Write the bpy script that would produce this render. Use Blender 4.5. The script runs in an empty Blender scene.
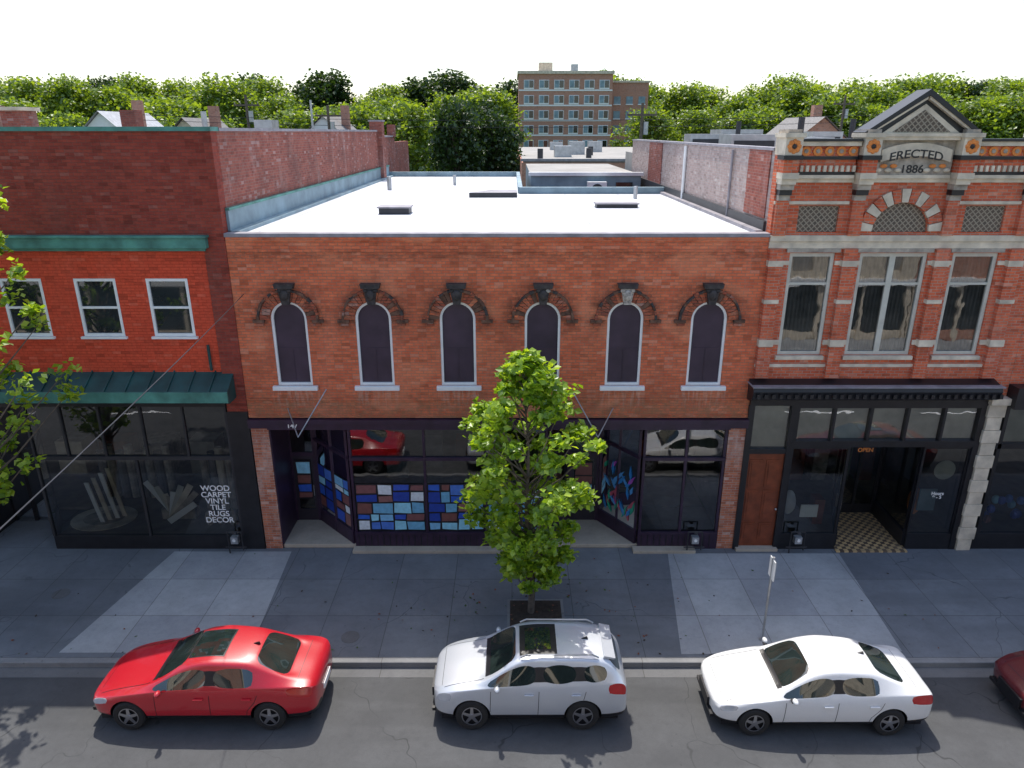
import bpy, bmesh, math, random
import numpy as np
from mathutils import Vector, Matrix
from mathutils.bvhtree import BVHTree
random.seed(7); rng=np.random.default_rng(7)
sc=bpy.context.scene; col=sc.collection

# ---------------------------------------------------------------- materials
def newmat(name):
    m=bpy.data.materials.new(name); m.use_nodes=True
    nt=m.node_tree; b=nt.nodes['Principled BSDF']; return m,nt,b
def N(nt,t,**k):
    n=nt.nodes.new(t)
    for a,v in k.items(): setattr(n,a,v)
    return n
def L(nt,a,b): nt.links.new(a,b)
def c4(c): return (c[0],c[1],c[2],1)
def mixc(nt,fac,a,b,blend='MIX'):
    n=nt.nodes.new('ShaderNodeMix'); n.data_type='RGBA'; n.blend_type=blend
    for idx,v in ((0,fac),(6,a),(7,b)):
        if isinstance(v,bpy.types.NodeSocket): L(nt,v,n.inputs[idx])
        else: n.inputs[idx].default_value=(v if idx==0 else c4(v))
    return n.outputs[2]
def mth(nt,op,a,b=0.0,c=0.0):
    n=N(nt,'ShaderNodeMath',operation=op)
    for i,v in enumerate((a,b,c)):
        if isinstance(v,bpy.types.NodeSocket): L(nt,v,n.inputs[i])
        else: n.inputs[i].default_value=v
    return n.outputs[0]
def ramp(nt,src,p0,p1,v0=0.0,v1=1.0):
    n=nt.nodes.new('ShaderNodeMapRange'); n.inputs[1].default_value=p0;n.inputs[2].default_value=p1
    n.inputs[3].default_value=v0;n.inputs[4].default_value=v1; L(nt,src,n.inputs[0]); return n.outputs[0]
def noise(nt,vec,scale,detail=4,rough=.55,sc3=None):
    if sc3:
        mp=N(nt,'ShaderNodeMapping'); mp.inputs['Scale'].default_value=sc3; L(nt,vec,mp.inputs[0]); vec=mp.outputs[0]
    n=N(nt,'ShaderNodeTexNoise'); n.inputs['Scale'].default_value=scale;n.inputs['Detail'].default_value=detail;n.inputs['Roughness'].default_value=rough
    L(nt,vec,n.inputs['Vector']); return n.outputs[0]
def bump(nt,b,h,s=.3,d=.01):
    n=N(nt,'ShaderNodeBump'); n.inputs['Strength'].default_value=s; n.inputs['Distance'].default_value=d
    L(nt,h,n.inputs['Height']); L(nt,n.outputs[0],b.inputs['Normal'])
def objco(nt): return N(nt,'ShaderNodeTexCoord').outputs['Object']

def plain(name,c,rough=.6,metal=0,var=.15,scale=3,coat=0,spec=.5,bmp=0):
    m,nt,b=newmat(name); co=objco(nt)
    f=noise(nt,co,scale,5)
    L(nt,mixc(nt,ramp(nt,f,.3,.7),tuple(x*(1-var) for x in c),tuple(min(1,x*(1+var)) for x in c)),b.inputs['Base Color'])
    b.inputs['Roughness'].default_value=rough;b.inputs['Metallic'].default_value=metal
    b.inputs['Coat Weight'].default_value=coat; b.inputs['Coat Roughness'].default_value=.03
    b.inputs['Specular IOR Level'].default_value=spec
    if bmp: bump(nt,b,noise(nt,co,scale*8,4),bmp)
    return m

def brick(name,c1,c2,mortar,stain=(.05,.04,.035),stain_amt=.5,pale=(.5,.42,.36),pale_amt=.35,msize=.008,soot=False):
    m,nt,b=newmat(name); co=objco(nt)
    s=N(nt,'ShaderNodeSeparateXYZ'); L(nt,co,s.inputs[0])
    u=mth(nt,'ADD',s.outputs[0],s.outputs[1])
    cb=N(nt,'ShaderNodeCombineXYZ'); L(nt,u,cb.inputs[0]);L(nt,s.outputs[2],cb.inputs[1])
    bt=N(nt,'ShaderNodeTexBrick'); L(nt,cb.outputs[0],bt.inputs['Vector'])
    bt.inputs['Color1'].default_value=c4(c1);bt.inputs['Color2'].default_value=c4(c2);bt.inputs['Mortar'].default_value=c4(mortar)
    bt.inputs['Scale'].default_value=1;bt.inputs['Mortar Size'].default_value=msize;bt.inputs['Mortar Smooth'].default_value=.4
    bt.inputs['Brick Width'].default_value=.225;bt.inputs['Row Height'].default_value=.077;bt.inputs['Bias'].default_value=-.1
    out=bt.outputs['Color']
    v=N(nt,'ShaderNodeTexWhiteNoise',noise_dimensions='2D')
    fl=N(nt,'ShaderNodeVectorMath',operation='DIVIDE'); L(nt,cb.outputs[0],fl.inputs[0]); fl.inputs[1].default_value=(.225,.077,1)
    fl2=N(nt,'ShaderNodeVectorMath',operation='FLOOR'); L(nt,fl.outputs[0],fl2.inputs[0]); L(nt,fl2.outputs[0],v.inputs['Vector'])
    out=mixc(nt,ramp(nt,v.outputs[0],.88,.95,0,.5),out,tuple(x*.45 for x in c1))
    out=mixc(nt,ramp(nt,v.outputs[0],.08,.02,0,.45),out,pale)
    n1=noise(nt,co,.55,6,.65); out=mixc(nt,ramp(nt,n1,.48,.78,0,stain_amt),out,stain)
    n2=noise(nt,co,1.1,7,.7,(1,1,.35)); out=mixc(nt,ramp(nt,n2,.52,.8,0,pale_amt),out,pale)
    n3=noise(nt,co,2.2,6,.7,(.35,.35,2.2)); out=mixc(nt,ramp(nt,n3,.54,.78,0,stain_amt*.6),out,stain)
    n4=noise(nt,co,9,3,.6); out=mixc(nt,ramp(nt,n4,.35,.65,.0,.16),out,(0,0,0))
    if soot:
        nz=noise(nt,co,5,6,.75)
        zl=mth(nt,'MULTIPLY',ramp(nt,s.outputs[2],5.0,4.5),ramp(nt,nz,.35,.6))
        out=mixc(nt,mth(nt,'MULTIPLY',zl,.75),out,(.30,.17,.09))
        nz2=noise(nt,co,7,6,.8,(.5,1,1.4))
        zb=mth(nt,'MULTIPLY',ramp(nt,s.outputs[2],8.7,8.62),ramp(nt,s.outputs[2],8.3,8.5)); out=mixc(nt,mth(nt,'MULTIPLY',mth(nt,'MULTIPLY',zb,ramp(nt,nz2,.42,.6)),.6),out,(.17,.075,.045))
        uu=mth(nt,'SUBTRACT',mth(nt,'FLOORED_MODULO',mth(nt,'ADD',s.outputs[0],6.915),2.19),1.095)
        dz=mth(nt,'SUBTRACT',s.outputs[2],6.88)
        d=mth(nt,'SQRT',mth(nt,'ADD',mth(nt,'MULTIPLY',uu,uu),mth(nt,'MULTIPLY',dz,dz)))
        k=mth(nt,'MULTIPLY',mth(nt,'MULTIPLY',ramp(nt,d,1.2,.78),ramp(nt,s.outputs[2],6.35,6.8)),ramp(nt,nz,.35,.62))
        out=mixc(nt,mth(nt,'MULTIPLY',k,.8),out,(.12,.06,.04))
        # pale runs below the sills
        au=mth(nt,'ABSOLUTE',uu); run=mth(nt,'MULTIPLY',mth(nt,'MULTIPLY',ramp(nt,au,.72,.5),ramp(nt,s.outputs[2],4.3,4.95)),mth(nt,'LESS_THAN',s.outputs[2],4.95))
        nr=noise(nt,co,6,4,.6,(2.5,1,.3)); out=mixc(nt,mth(nt,'MULTIPLY',mth(nt,'MULTIPLY',run,ramp(nt,nr,.45,.65)),.5),out,(.7,.55,.45))
        # rows of patched/rebuilt brick
        npch=noise(nt,co,.8,2,.4,(.6,1,1)); out=mixc(nt,ramp(nt,npch,.56,.60,0,.28),out,(.92,.36,.19))
    L(nt,out,b.inputs['Base Color']); b.inputs['Roughness'].default_value=.88
    b.inputs['Specular IOR Level'].default_value=.2
    inv=mth(nt,'SUBTRACT',1.0,bt.outputs['Fac'])
    bump(nt,b,mth(nt,'MULTIPLY_ADD',n4,.8,inv),.8,.014)
    return m

def glassmat(name,tint=(.6,.65,.65),add=.06):
    m=bpy.data.materials.new(name); m.use_nodes=True; nt=m.node_tree; nt.nodes.clear()
    o=N(nt,'ShaderNodeOutputMaterial'); mx=N(nt,'ShaderNodeMixShader'); t=N(nt,'ShaderNodeBsdfTransparent'); g=N(nt,'ShaderNodeBsdfGlossy')
    t.inputs[0].default_value=c4(tint); g.inputs['Roughness'].default_value=.01; g.inputs[0].default_value=(.95,.97,1,1)
    fr=N(nt,'ShaderNodeFresnel'); fr.inputs[0].default_value=1.6
    L(nt,mth(nt,'ADD',fr.outputs[0],add),mx.inputs[0]);L(nt,t.outputs[0],mx.inputs[1]);L(nt,g.outputs[0],mx.inputs[2]);L(nt,mx.outputs[0],o.inputs[0])
    co=objco(nt); bp=N(nt,'ShaderNodeBump'); bp.inputs['Strength'].default_value=.06; bp.inputs['Distance'].default_value=.05
    L(nt,noise(nt,co,1.2,2),bp.inputs['Height']); L(nt,bp.outputs[0],g.inputs['Normal'])
    return m

def leafmat(name,cols,trans=.45):
    m=bpy.data.materials.new(name); m.use_nodes=True; nt=m.node_tree; nt.nodes.clear()
    o=N(nt,'ShaderNodeOutputMaterial'); g=N(nt,'ShaderNodeNewGeometry'); cr=N(nt,'ShaderNodeValToRGB')
    L(nt,g.outputs['Random Per Island'],cr.inputs[0]); e=cr.color_ramp.elements
    while len(e)<len(cols): e.new(.5)
    for i,c in enumerate(cols): e[i].position=i/(len(cols)-1); e[i].color=c4(c)
    d=N(nt,'ShaderNodeBsdfDiffuse'); t=N(nt,'ShaderNodeBsdfTranslucent'); gl=N(nt,'ShaderNodeBsdfGlossy'); gl.inputs['Roughness'].default_value=.4
    L(nt,cr.outputs[0],d.inputs[0]); tc=mixc(nt,1.0,cr.outputs[0],(1.7,1.5,.5),'MULTIPLY'); L(nt,tc,t.inputs[0])
    m1=N(nt,'ShaderNodeMixShader'); m1.inputs[0].default_value=trans; L(nt,d.outputs[0],m1.inputs[1]);L(nt,t.outputs[0],m1.inputs[2])
    m2=N(nt,'ShaderNodeMixShader'); m2.inputs[0].default_value=.05; L(nt,m1.outputs[0],m2.inputs[1]);L(nt,gl.outputs[0],m2.inputs[2])
    L(nt,m2.outputs[0],o.inputs[0]); return m

M={}
M['brickC']=brick('red_brick',(.88,.225,.10),(.70,.15,.07),(.50,.22,.14),stain=(.34,.10,.055),stain_amt=.6,pale=(.84,.40,.26),pale_amt=.4,msize=.010,soot=True)
M['brickV']=brick('voussoir_brick',(.54,.15,.08),(.36,.09,.055),(.16,.1,.07),stain=(.07,.045,.035),stain_amt=.85,pale_amt=.1)
M['brickL']=brick('dark_red_brick',(.40,.075,.048),(.29,.052,.038),(.27,.10,.075),stain=(.14,.05,.035),stain_amt=.5,pale=(.42,.18,.14),pale_amt=.25)
M['brickS']=brick('side_wall_brick',(.42,.13,.09),(.30,.085,.065),(.34,.21,.18),stain=(.13,.075,.065),stain_amt=.7,pale=(.6,.46,.42),pale_amt=.55)
M['brickG']=brick('grey_painted_brick',(.52,.40,.36),(.42,.30,.27),(.46,.42,.4),stain=(.24,.19,.17),stain_amt=.6,pale=(.66,.62,.58),pale_amt=.5)
M['brickR']=brick('victorian_brick',(.82,.19,.085),(.62,.12,.06),(.56,.36,.27),stain=(.26,.09,.055),stain_amt=.5,pale=(.80,.48,.36),pale_amt=.3,msize=.009)
M['brickP']=brick('patched_brick',(.66,.24,.13),(.44,.14,.085),(.5,.4,.34),stain=(.2,.1,.08),stain_amt=.4,pale=(.76,.66,.58),pale_amt=.9)
M['orange']=brick('orange_painted_brick',(.82,.115,.055),(.77,.10,.048),(.64,.078,.036),stain=(.52,.07,.04),stain_amt=.5,pale=(.85,.2,.12),pale_amt=.3)
M['brickF']=brick('far_brick',(.62,.31,.22),(.54,.25,.17),(.5,.38,.3),stain_amt=.1,pale_amt=.2)
M['stone']=plain('limestone',(.66,.57,.44),.85,var=.28,scale=2.5,bmp=.2)
M['stoneD']=plain('weathered_stone',(.38,.33,.27),.85,var=.4,scale=5,bmp=.3)
M['white']=plain('white_paint',(.86,.86,.84),.5,var=.06)
M['cream']=plain('cream_frame_paint',(.56,.54,.46),.5,var=.12)
M['purple']=plain('dark_purple_paint',(.034,.017,.040),.45,var=.3)
M['board']=plain('purple_board',(.052,.030,.048),.6,var=.3,scale=1.5)
M['black']=plain('black_paint',(.015,.015,.018),.4,var=.3)
M['teal']=plain('teal_paint',(.08,.26,.21),.6,var=.4,scale=2)
M['dgreen']=plain('dark_teal_metal',(.014,.070,.068),.45,var=.45,scale=1.5)
M['flash']=plain('blue_grey_flashing',(.22,.31,.35),.6,var=.3,scale=1.2)
M['coping']=plain('grey_coping',(.28,.26,.28),.6,var=.25)
M['metal']=plain('galvanised_metal',(.45,.46,.47),.4,metal=.7,var=.2)
M['darkm']=plain('dark_metal',(.05,.05,.055),.5,metal=.4)
M['iron']=plain('weathered_keystone',(.048,.04,.038),.75,var=.5,scale=9)
M['hood']=plain('weathered_hood_brick',(.14,.07,.045),.85,var=.6,scale=7,bmp=.4)
M['ironW']=plain('peeling_keystone',(.42,.37,.32),.8,var=.6,scale=12)
M['terra']=plain('terracotta',(.75,.25,.06),.8,var=.2,scale=9)
M['wood']=plain('varnished_wood',(.20,.05,.02),.35,var=.3,scale=4)
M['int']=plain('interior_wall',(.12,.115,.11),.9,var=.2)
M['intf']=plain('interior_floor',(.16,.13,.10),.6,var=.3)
M['gl']=glassmat('shop_glass',add=.07)
M['gl2']=glassmat('pale_transom_glass',(.8,.82,.8),.14)
M['blind']=plain('pale_blind',(.36,.36,.30),.8,var=.3,scale=1.3)  # pale tone: painted-in reflection behind transom panes, also colours some display goods
M['wgl']=plain('dark_window_glass',(.02,.026,.028),.03,var=.4,scale=1,spec=.9)
M['curtain']=plain('grey_drape',(.17,.155,.15),.9,var=.3,scale=3)
M['bark']=plain('bark',(.14,.11,.085),.9,var=.35,scale=9,bmp=.5)
M['tyre']=plain('tyre_rubber',(.02,.02,.02),.8)
M['rim']=plain('alloy_rim',(.5,.5,.52),.3,metal=.9,var=.05)
M['carg']=plain('car_glass',(.018,.028,.025),.02,var=.3,spec=1.0,coat=1)
M['lamp']=plain('headlamp_lens',(.6,.62,.65),.08,coat=1,metal=.4)
M['tail']=plain('tail_lamp_lens',(.45,.01,.012),.1,coat=1)
M['soil']=plain('soil',(.05,.035,.025),.95,var=.4,scale=10,bmp=.6)
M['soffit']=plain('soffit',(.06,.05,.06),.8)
M['door']=plain('dark_door',(.03,.025,.035),.4)

def concrete(name,c,joint=1.55,joints=True,cracks=0):
    m,nt,b=newmat(name); co=objco(nt)
    n1=noise(nt,co,.5,7,.7); n2=noise(nt,co,6,6,.7); n3=noise(nt,co,60,3)
    base=mixc(nt,ramp(nt,n1,.3,.7),tuple(x*.74 for x in c),tuple(x*1.2 for x in c))
    base=mixc(nt,ramp(nt,n2,.5,.8,0,.45),base,tuple(x*.55 for x in c))
    base=mixc(nt,ramp(nt,n3,.3,.7,0,.22),base,tuple(x*.4 for x in c))
    if joints:
        bt=N(nt,'ShaderNodeTexBrick'); bt.offset=0; L(nt,co,bt.inputs['Vector'])
        bt.inputs['Scale'].default_value=1;bt.inputs['Brick Width'].default_value=joint;bt.inputs['Row Height'].default_value=joint;bt.inputs['Mortar Size'].default_value=.01
        bt.inputs['Color1'].default_value=(1,1,1,1);bt.inputs['Color2'].default_value=(.80,.80,.83,1);bt.inputs['Mortar'].default_value=(.5,.48,.46,1)
        base=mixc(nt,1.0,base,bt.outputs['Color'],'MULTIPLY')
    vo=N(nt,'ShaderNodeTexVoronoi'); vo.inputs['Scale'].default_value=2.3; L(nt,co,vo.inputs['Vector'])
    base=mixc(nt,ramp(nt,vo.outputs['Distance'],.06,.03,0,.5),base,tuple(x*.3 for x in c))
    if cracks:
        ds=N(nt,'ShaderNodeVectorMath',operation='ADD'); nn=N(nt,'ShaderNodeTexNoise'); nn.inputs['Scale'].default_value=1.2; L(nt,co,nn.inputs['Vector'])
        L(nt,co,ds.inputs[0]); L(nt,nn.outputs[1],ds.inputs[1])
        ve=N(nt,'ShaderNodeTexVoronoi',feature='DISTANCE_TO_EDGE'); ve.inputs['Scale'].default_value=cracks; L(nt,ds.outputs[0],ve.inputs['Vector'])
        msk=mth(nt,'MULTIPLY',ramp(nt,ve.outputs['Distance'],.008*cracks*2,.003*cracks*2),ramp(nt,n1,.42,.55)); base=mixc(nt,mth(nt,'MULTIPLY',msk,.7),base,tuple(x*.3 for x in c))
        n5=noise(nt,co,.7,3,.5,(.3,1.5,1)); base=mixc(nt,ramp(nt,n5,.52,.62,0,.35),base,tuple(x*.55 for x in c))
    L(nt,base,b.inputs['Base Color']); b.inputs['Roughness'].default_value=.85; bump(nt,b,n3,.25,.01); return m
M['walk']=concrete('sidewalk_concrete',(.205,.22,.235),cracks=.3)
M['walkL']=concrete('new_concrete',(.44,.455,.455),1.55)
M['curb']=concrete('curb_concrete',(.27,.27,.265),3.0)
M['gutter']=concrete('gutter_concrete',(.17,.17,.168),3.0)
M['step']=concrete('step_concrete',(.50,.43,.34),1.2,False)
M['asph']=concrete('asphalt',(.085,.087,.09),1,False,cracks=.35)
M['grass']=plain('grass',(.07,.12,.03),.95,var=.4,scale=.6)
M['gravel']=concrete('tar_and_gravel_roof',(.36,.34,.31),1,False)
def roofmat():
    m,nt,b=newmat('white_roof_membrane'); co=objco(nt)
    n1=noise(nt,co,.35,6,.6); n2=noise(nt,co,1.5,6,.7,(1,.4,1))
    base=mixc(nt,ramp(nt,n1,.35,.75),(.70,.71,.73),(.46,.48,.51))
    base=mixc(nt,ramp(nt,n2,.55,.75,0,.4),base,(.34,.35,.36))
    bt=N(nt,'ShaderNodeTexBrick'); bt.offset=0; L(nt,co,bt.inputs['Vector']); bt.inputs['Scale'].default_value=1
    bt.inputs['Brick Width'].default_value=2.2;bt.inputs['Row Height'].default_value=12;bt.inputs['Mortar Size'].default_value=.02
    bt.inputs['Color1'].default_value=(1,1,1,1);bt.inputs['Color2'].default_value=(.95,.95,.96,1);bt.inputs['Mortar'].default_value=(.66,.66,.68,1)
    base=mixc(nt,1.0,base,bt.outputs['Color'],'MULTIPLY'); L(nt,base,b.inputs['Base Color']); b.inputs['Roughness'].default_value=.6; return m
M['roofw']=roofmat()
def lattice():
    m,nt,b=newmat('diaper_lattice'); co=objco(nt)
    s=N(nt,'ShaderNodeSeparateXYZ'); L(nt,co,s.inputs[0]); cb=N(nt,'ShaderNodeCombineXYZ'); L(nt,s.outputs[0],cb.inputs[0]);L(nt,s.outputs[2],cb.inputs[1])
    mp=N(nt,'ShaderNodeMapping'); mp.inputs['Rotation'].default_value=(0,0,math.radians(45)); L(nt,cb.outputs[0],mp.inputs[0])
    bt=N(nt,'ShaderNodeTexBrick'); bt.offset=0; L(nt,mp.outputs[0],bt.inputs['Vector']); bt.inputs['Scale'].default_value=1
    bt.inputs['Brick Width'].default_value=.1;bt.inputs['Row Height'].default_value=.1;bt.inputs['Mortar Size'].default_value=.014
    bt.inputs['Color1'].default_value=(.10,.08,.06,1);bt.inputs['Color2'].default_value=(.15,.11,.08,1);bt.inputs['Mortar'].default_value=(.32,.27,.2,1)
    L(nt,bt.outputs['Color'],b.inputs['Base Color']); b.inputs['Roughness'].default_value=.8; bump(nt,b,bt.outputs['Fac'],.6,.02); return m
M['latt']=lattice()
def checker():
    m,nt,b=newmat('entry_tile'); co=objco(nt)
    ck=N(nt,'ShaderNodeTexChecker'); ck.inputs['Scale'].default_value=8; ck.inputs[1].default_value=(.62,.42,.2,1); ck.inputs[2].default_value=(.09,.06,.045,1)
    L(nt,co,ck.inputs[0]); L(nt,mixc(nt,ramp(nt,noise(nt,co,2,5),.4,.7,0,.5),ck.outputs[0],(.3,.22,.14)),b.inputs['Base Color']); b.inputs['Roughness'].default_value=.5; return m
M['tile']=checker()
def paint(name,c,metal=0):
    m,nt,b=newmat(name); co=objco(nt)
    f=noise(nt,co,1.5,3); n2=noise(nt,co,40,3)
    base=mixc(nt,f,tuple(x*.92 for x in c),c); base=mixc(nt,ramp(nt,n2,.55,.75,0,.12),base,(.3,.28,.25))
    L(nt,base,b.inputs['Base Color'])
    b.inputs['Roughness'].default_value=.35;b.inputs['Metallic'].default_value=metal;b.inputs['Coat Weight'].default_value=1;b.inputs['Coat Roughness'].default_value=.03
    return m

# ---------------------------------------------------------------- mesh helpers
def empty(name,loc=(0,0,0)):
    o=bpy.data.objects.new(name,None); o.location=loc; col.objects.link(o); return o
class MB:
    def __init__(s): s.v=[];s.f=[];s.m=[];s.mats=[]
    def mi(s,mat):
        if isinstance(mat,str): mat=M[mat]
        if mat not in s.mats: s.mats.append(mat)
        return s.mats.index(mat)
    def poly(s,vs,fs,mat):
        o=len(s.v); s.v+= [tuple(p) for p in vs]; i=s.mi(mat)
        for f in fs: s.f.append([o+k for k in f]); s.m.append(i)
    def box(s,x0,x1,y0,y1,z0,z1,mat):
        vs=[(x0,y0,z0),(x1,y0,z0),(x1,y1,z0),(x0,y1,z0),(x0,y0,z1),(x1,y0,z1),(x1,y1,z1),(x0,y1,z1)]
        s.poly(vs,[(0,3,2,1),(4,5,6,7),(0,1,5,4),(1,2,6,5),(2,3,7,6),(3,0,4,7)],mat)
    def xz(s,pts,y0,y1,mat):
        n=len(pts); vs=[(x,y0,z) for x,z in pts]+[(x,y1,z) for x,z in pts]
        s.poly(vs,[tuple(range(n)),tuple(range(2*n-1,n-1,-1))]+[(i,i+n,(i+1)%n+n,(i+1)%n) for i in range(n)],mat)
    def xy(s,pts,z0,z1,mat,top=None):
        n=len(pts); vs=[(x,y,z0) for x,y in pts]+[(x,y,z1) for x,y in pts]
        s.poly(vs,[tuple(range(n-1,-1,-1))]+[(i,(i+1)%n,(i+1)%n+n,i+n) for i in range(n)],mat)
        s.poly([(x,y,z1) for x,y in pts],[tuple(range(n))],top or mat)
    def yz(s,pts,x0,x1,mat):
        n=len(pts); vs=[(x0,y,z) for y,z in pts]+[(x1,y,z) for y,z in pts]
        s.poly(vs,[tuple(range(n)),tuple(range(2*n-1,n-1,-1))]+[(i,i+n,(i+1)%n+n,(i+1)%n) for i in range(n)],mat)
    def wallseg(s,p,q,z0,z1,t,mat):
        p=Vector(p);q=Vector(q);d=(q-p).normalized();n=Vector((-d.y,d.x))*t*.5
        s.xy([tuple(p-n),tuple(q-n),tuple(q+n),tuple(p+n)],z0,z1,mat)
    def sheet(s,p,q,z0,z1,mat):
        s.poly([(p[0],p[1],z0),(q[0],q[1],z0),(q[0],q[1],z1),(p[0],p[1],z1)],[(0,1,2,3)],mat)
    def cyl(s,p,q,r0,r1,mat,n=8):
        p=Vector(p);q=Vector(q);d=(q-p).normalized(); a=d.orthogonal().normalized(); b=d.cross(a)
        vs=[]
        for c,r in ((p,r0),(q,r1)):
            for i in range(n):
                t=2*math.pi*i/n; vs.append(c+a*math.cos(t)*r+b*math.sin(t)*r)
        s.poly(vs,[(i,(i+1)%n,(i+1)%n+n,i+n) for i in range(n)]+[tuple(range(n-1,-1,-1)),tuple(range(n,2*n))],mat)
    def ball(s,c,rx,ry,rz,mat,nu=12,nv=8):
        vs=[];fs=[]
        for j in range(nv+1):
            ph=math.pi*j/nv
            for i in range(nu):
                th=2*math.pi*i/nu; vs.append((c[0]+rx*math.sin(ph)*math.cos(th),c[1]+ry*math.sin(ph)*math.sin(th),c[2]+rz*math.cos(ph)))
        for j in range(nv):
            for i in range(nu): fs.append((j*nu+i,(j+1)*nu+i,(j+1)*nu+(i+1)%nu,j*nu+(i+1)%nu))
        s.poly(vs,fs,mat)
    def obj(s,name,parent=None,smooth=False,recalc=True,bevel=0):
        me=bpy.data.meshes.new(name); me.from_pydata(s.v,[],s.f)
        for m in s.mats: me.materials.append(m)
        me.polygons.foreach_set('material_index',s.m)
        if recalc:
            bm=bmesh.new(); bm.from_mesh(me); bmesh.ops.recalc_face_normals(bm,faces=bm.faces); bm.to_mesh(me); bm.free()
        if smooth: me.polygons.foreach_set('use_smooth',[True]*len(me.polygons))
        o=bpy.data.objects.new(name,me); col.objects.link(o); o.parent=parent
        if bevel:
            b=o.modifiers.new('bevel','BEVEL'); b.width=bevel; b.segments=2; b.limit_method='ANGLE'
        me.update(); return o

def holed(name,outer,holes,yc,th,mat,parent):
    cu=bpy.data.curves.new(name,'CURVE'); cu.dimensions='2D'; cu.fill_mode='BOTH'; cu.extrude=th/2
    for pts in [outer]+holes:
        sp=cu.splines.new('POLY'); sp.points.add(len(pts)-1)
        for i,(x,z) in enumerate(pts): sp.points[i].co=(x,z,0,1)
        sp.use_cyclic_u=True
    o=bpy.data.objects.new(name,cu); col.objects.link(o)
    bpy.context.view_layer.update()
    me=bpy.data.meshes.new_from_object(o.evaluated_get(bpy.context.evaluated_depsgraph_get()))
    bpy.data.objects.remove(o)
    me.transform(Matrix.Translation((0,yc,0))@Matrix.Rotation(math.radians(90),4,'X'))
    me.materials.clear(); me.materials.append(M[mat] if isinstance(mat,str) else mat)
    o=bpy.data.objects.new(name,me); col.objects.link(o); o.parent=parent
    for p in me.polygons: p.use_smooth=False
    return o
def rect(x0,x1,z0,z1): return [(x0,z0),(x1,z0),(x1,z1),(x0,z1)]
def arch(cx,r,z0,zs,n=16):
    return [(cx-r,z0),(cx+r,z0)]+[(cx+r*math.cos(math.pi*i/n),zs+r*math.sin(math.pi*i/n)) for i in range(n+1)]
def text(body,size,loc,mat,parent,name,rotz=0,ext=.004,align='CENTER',bend=0,sx=1):
    cu=bpy.data.curves.new(name,'FONT'); cu.body=body; cu.size=size; cu.extrude=ext; cu.align_x=align; cu.space_line=.85; cu.offset=.004
    o=bpy.data.objects.new(name,cu); col.objects.link(o); bpy.context.view_layer.update()
    me=bpy.data.meshes.new_from_object(o.evaluated_get(bpy.context.evaluated_depsgraph_get())); bpy.data.objects.remove(o)
    for v in me.vertices:
        v.co.x*=sx
        if bend: v.co.y-=bend*v.co.x**2
    me.transform(Matrix.Translation(loc)@Matrix.Rotation(rotz,4,'Z')@Matrix.Rotation(math.radians(90),4,'X'))
    me.materials.clear(); me.materials.append(M[mat]); o=bpy.data.objects.new(name,me); col.objects.link(o); o.parent=parent; return o

def dh_window(mb,x0,x1,z0,z1,y,fmat='white',gmat='wgl',f=.07,mid=True,vert=0,depth=.08):
    mb.box(x0,x0+f,y,y+depth,z0,z1,fmat); mb.box(x1-f,x1,y,y+depth,z0,z1,fmat)
    mb.box(x0+f,x1-f,y,y+depth,z0,z0+f,fmat); mb.box(x0+f,x1-f,y,y+depth,z1-f,z1,fmat)
    if mid: zm=(z0+z1)/2; mb.box(x0+f,x1-f,y+.01,y+depth-.01,zm-.03,zm+.03,fmat)
    for k in range(vert): xm=x0+(x1-x0)*(k+1)/(vert+1); mb.box(xm-f*.8,xm+f*.8,y+.005,y+depth-.005,z0+f,z1-f,fmat)
    mb.sheet((x0,y+depth*.6),(x1,y+depth*.6),z0,z1,gmat)

# ---------------------------------------------------------------- ground
g=MB(); g.poly([(-900,-900,-.16),(900,-900,-.16),(900,900,-.16),(-900,900,-.16)],[(0,1,2,3)],'grass'); g.obj('ground',recalc=False)
g=MB(); g.poly([(-250,-17,-.14),(250,-17,-.14),(250,-4.75,-.14),(-250,-4.75,-.14)],[(0,1,2,3)],'asph'); g.obj('road',recalc=False)
g=MB(); 
for i in range(-30,30): g.poly([(i*6,-11,-.136),(i*6+3,-11,-.136),(i*6+3,-10.88,-.136),(i*6,-10.88,-.136)],[(0,1,2,3)],'white')
g.obj('road_centre_line',recalc=False)
g=MB(); g.poly([(-120,-5.1,-.135),(120,-5.1,-.135),(120,-4.77,-.135),(-120,-4.77,-.135)],[(0,1,2,3)],'gutter'); g.obj('gutter',recalc=False)
g=MB(); g.box(-120,120,-4.6,-.001,-.3,0,'walk'); g.obj('sidewalk')
g=MB(); g.box(-120,120,-4.78,-4.602,-.3,.004,'curb'); g.obj('curb',bevel=.02)
g=MB(); g.box(-120,120,-22,-17,-.3,0,'walkL'); g.obj('sidewalk')
g=MB(); g.box(-120,120,.0,2.2,-.3,-.004,'walk'); g.obj('entry_floor_slab')
g=MB(); g.poly([(-9.8,-.2,.004),(-10.6,-4.45,.004),(-6.15,-4.45,.004),(-6.4,-.2,.004)],[(0,1,2,3)],'walkL')
g.poly([(4.5,-.3,.004),(3.95,-4.5,.004),(9.15,-4.4,.004),(9.45,-.3,.004)],[(0,1,2,3)],'walkL')
g.obj('concrete_pavement_patches',recalc=False)
g=MB()
for x,y in ((-3.9,-3.9),(-11.9,-2.2)):
    g.xy([(x+.22*math.cos(t*math.pi/12),y+.22*math.sin(t*math.pi/12)) for t in range(24)],.0,.008,'gutter')
g.obj('utility_covers')
g=MB()
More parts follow.
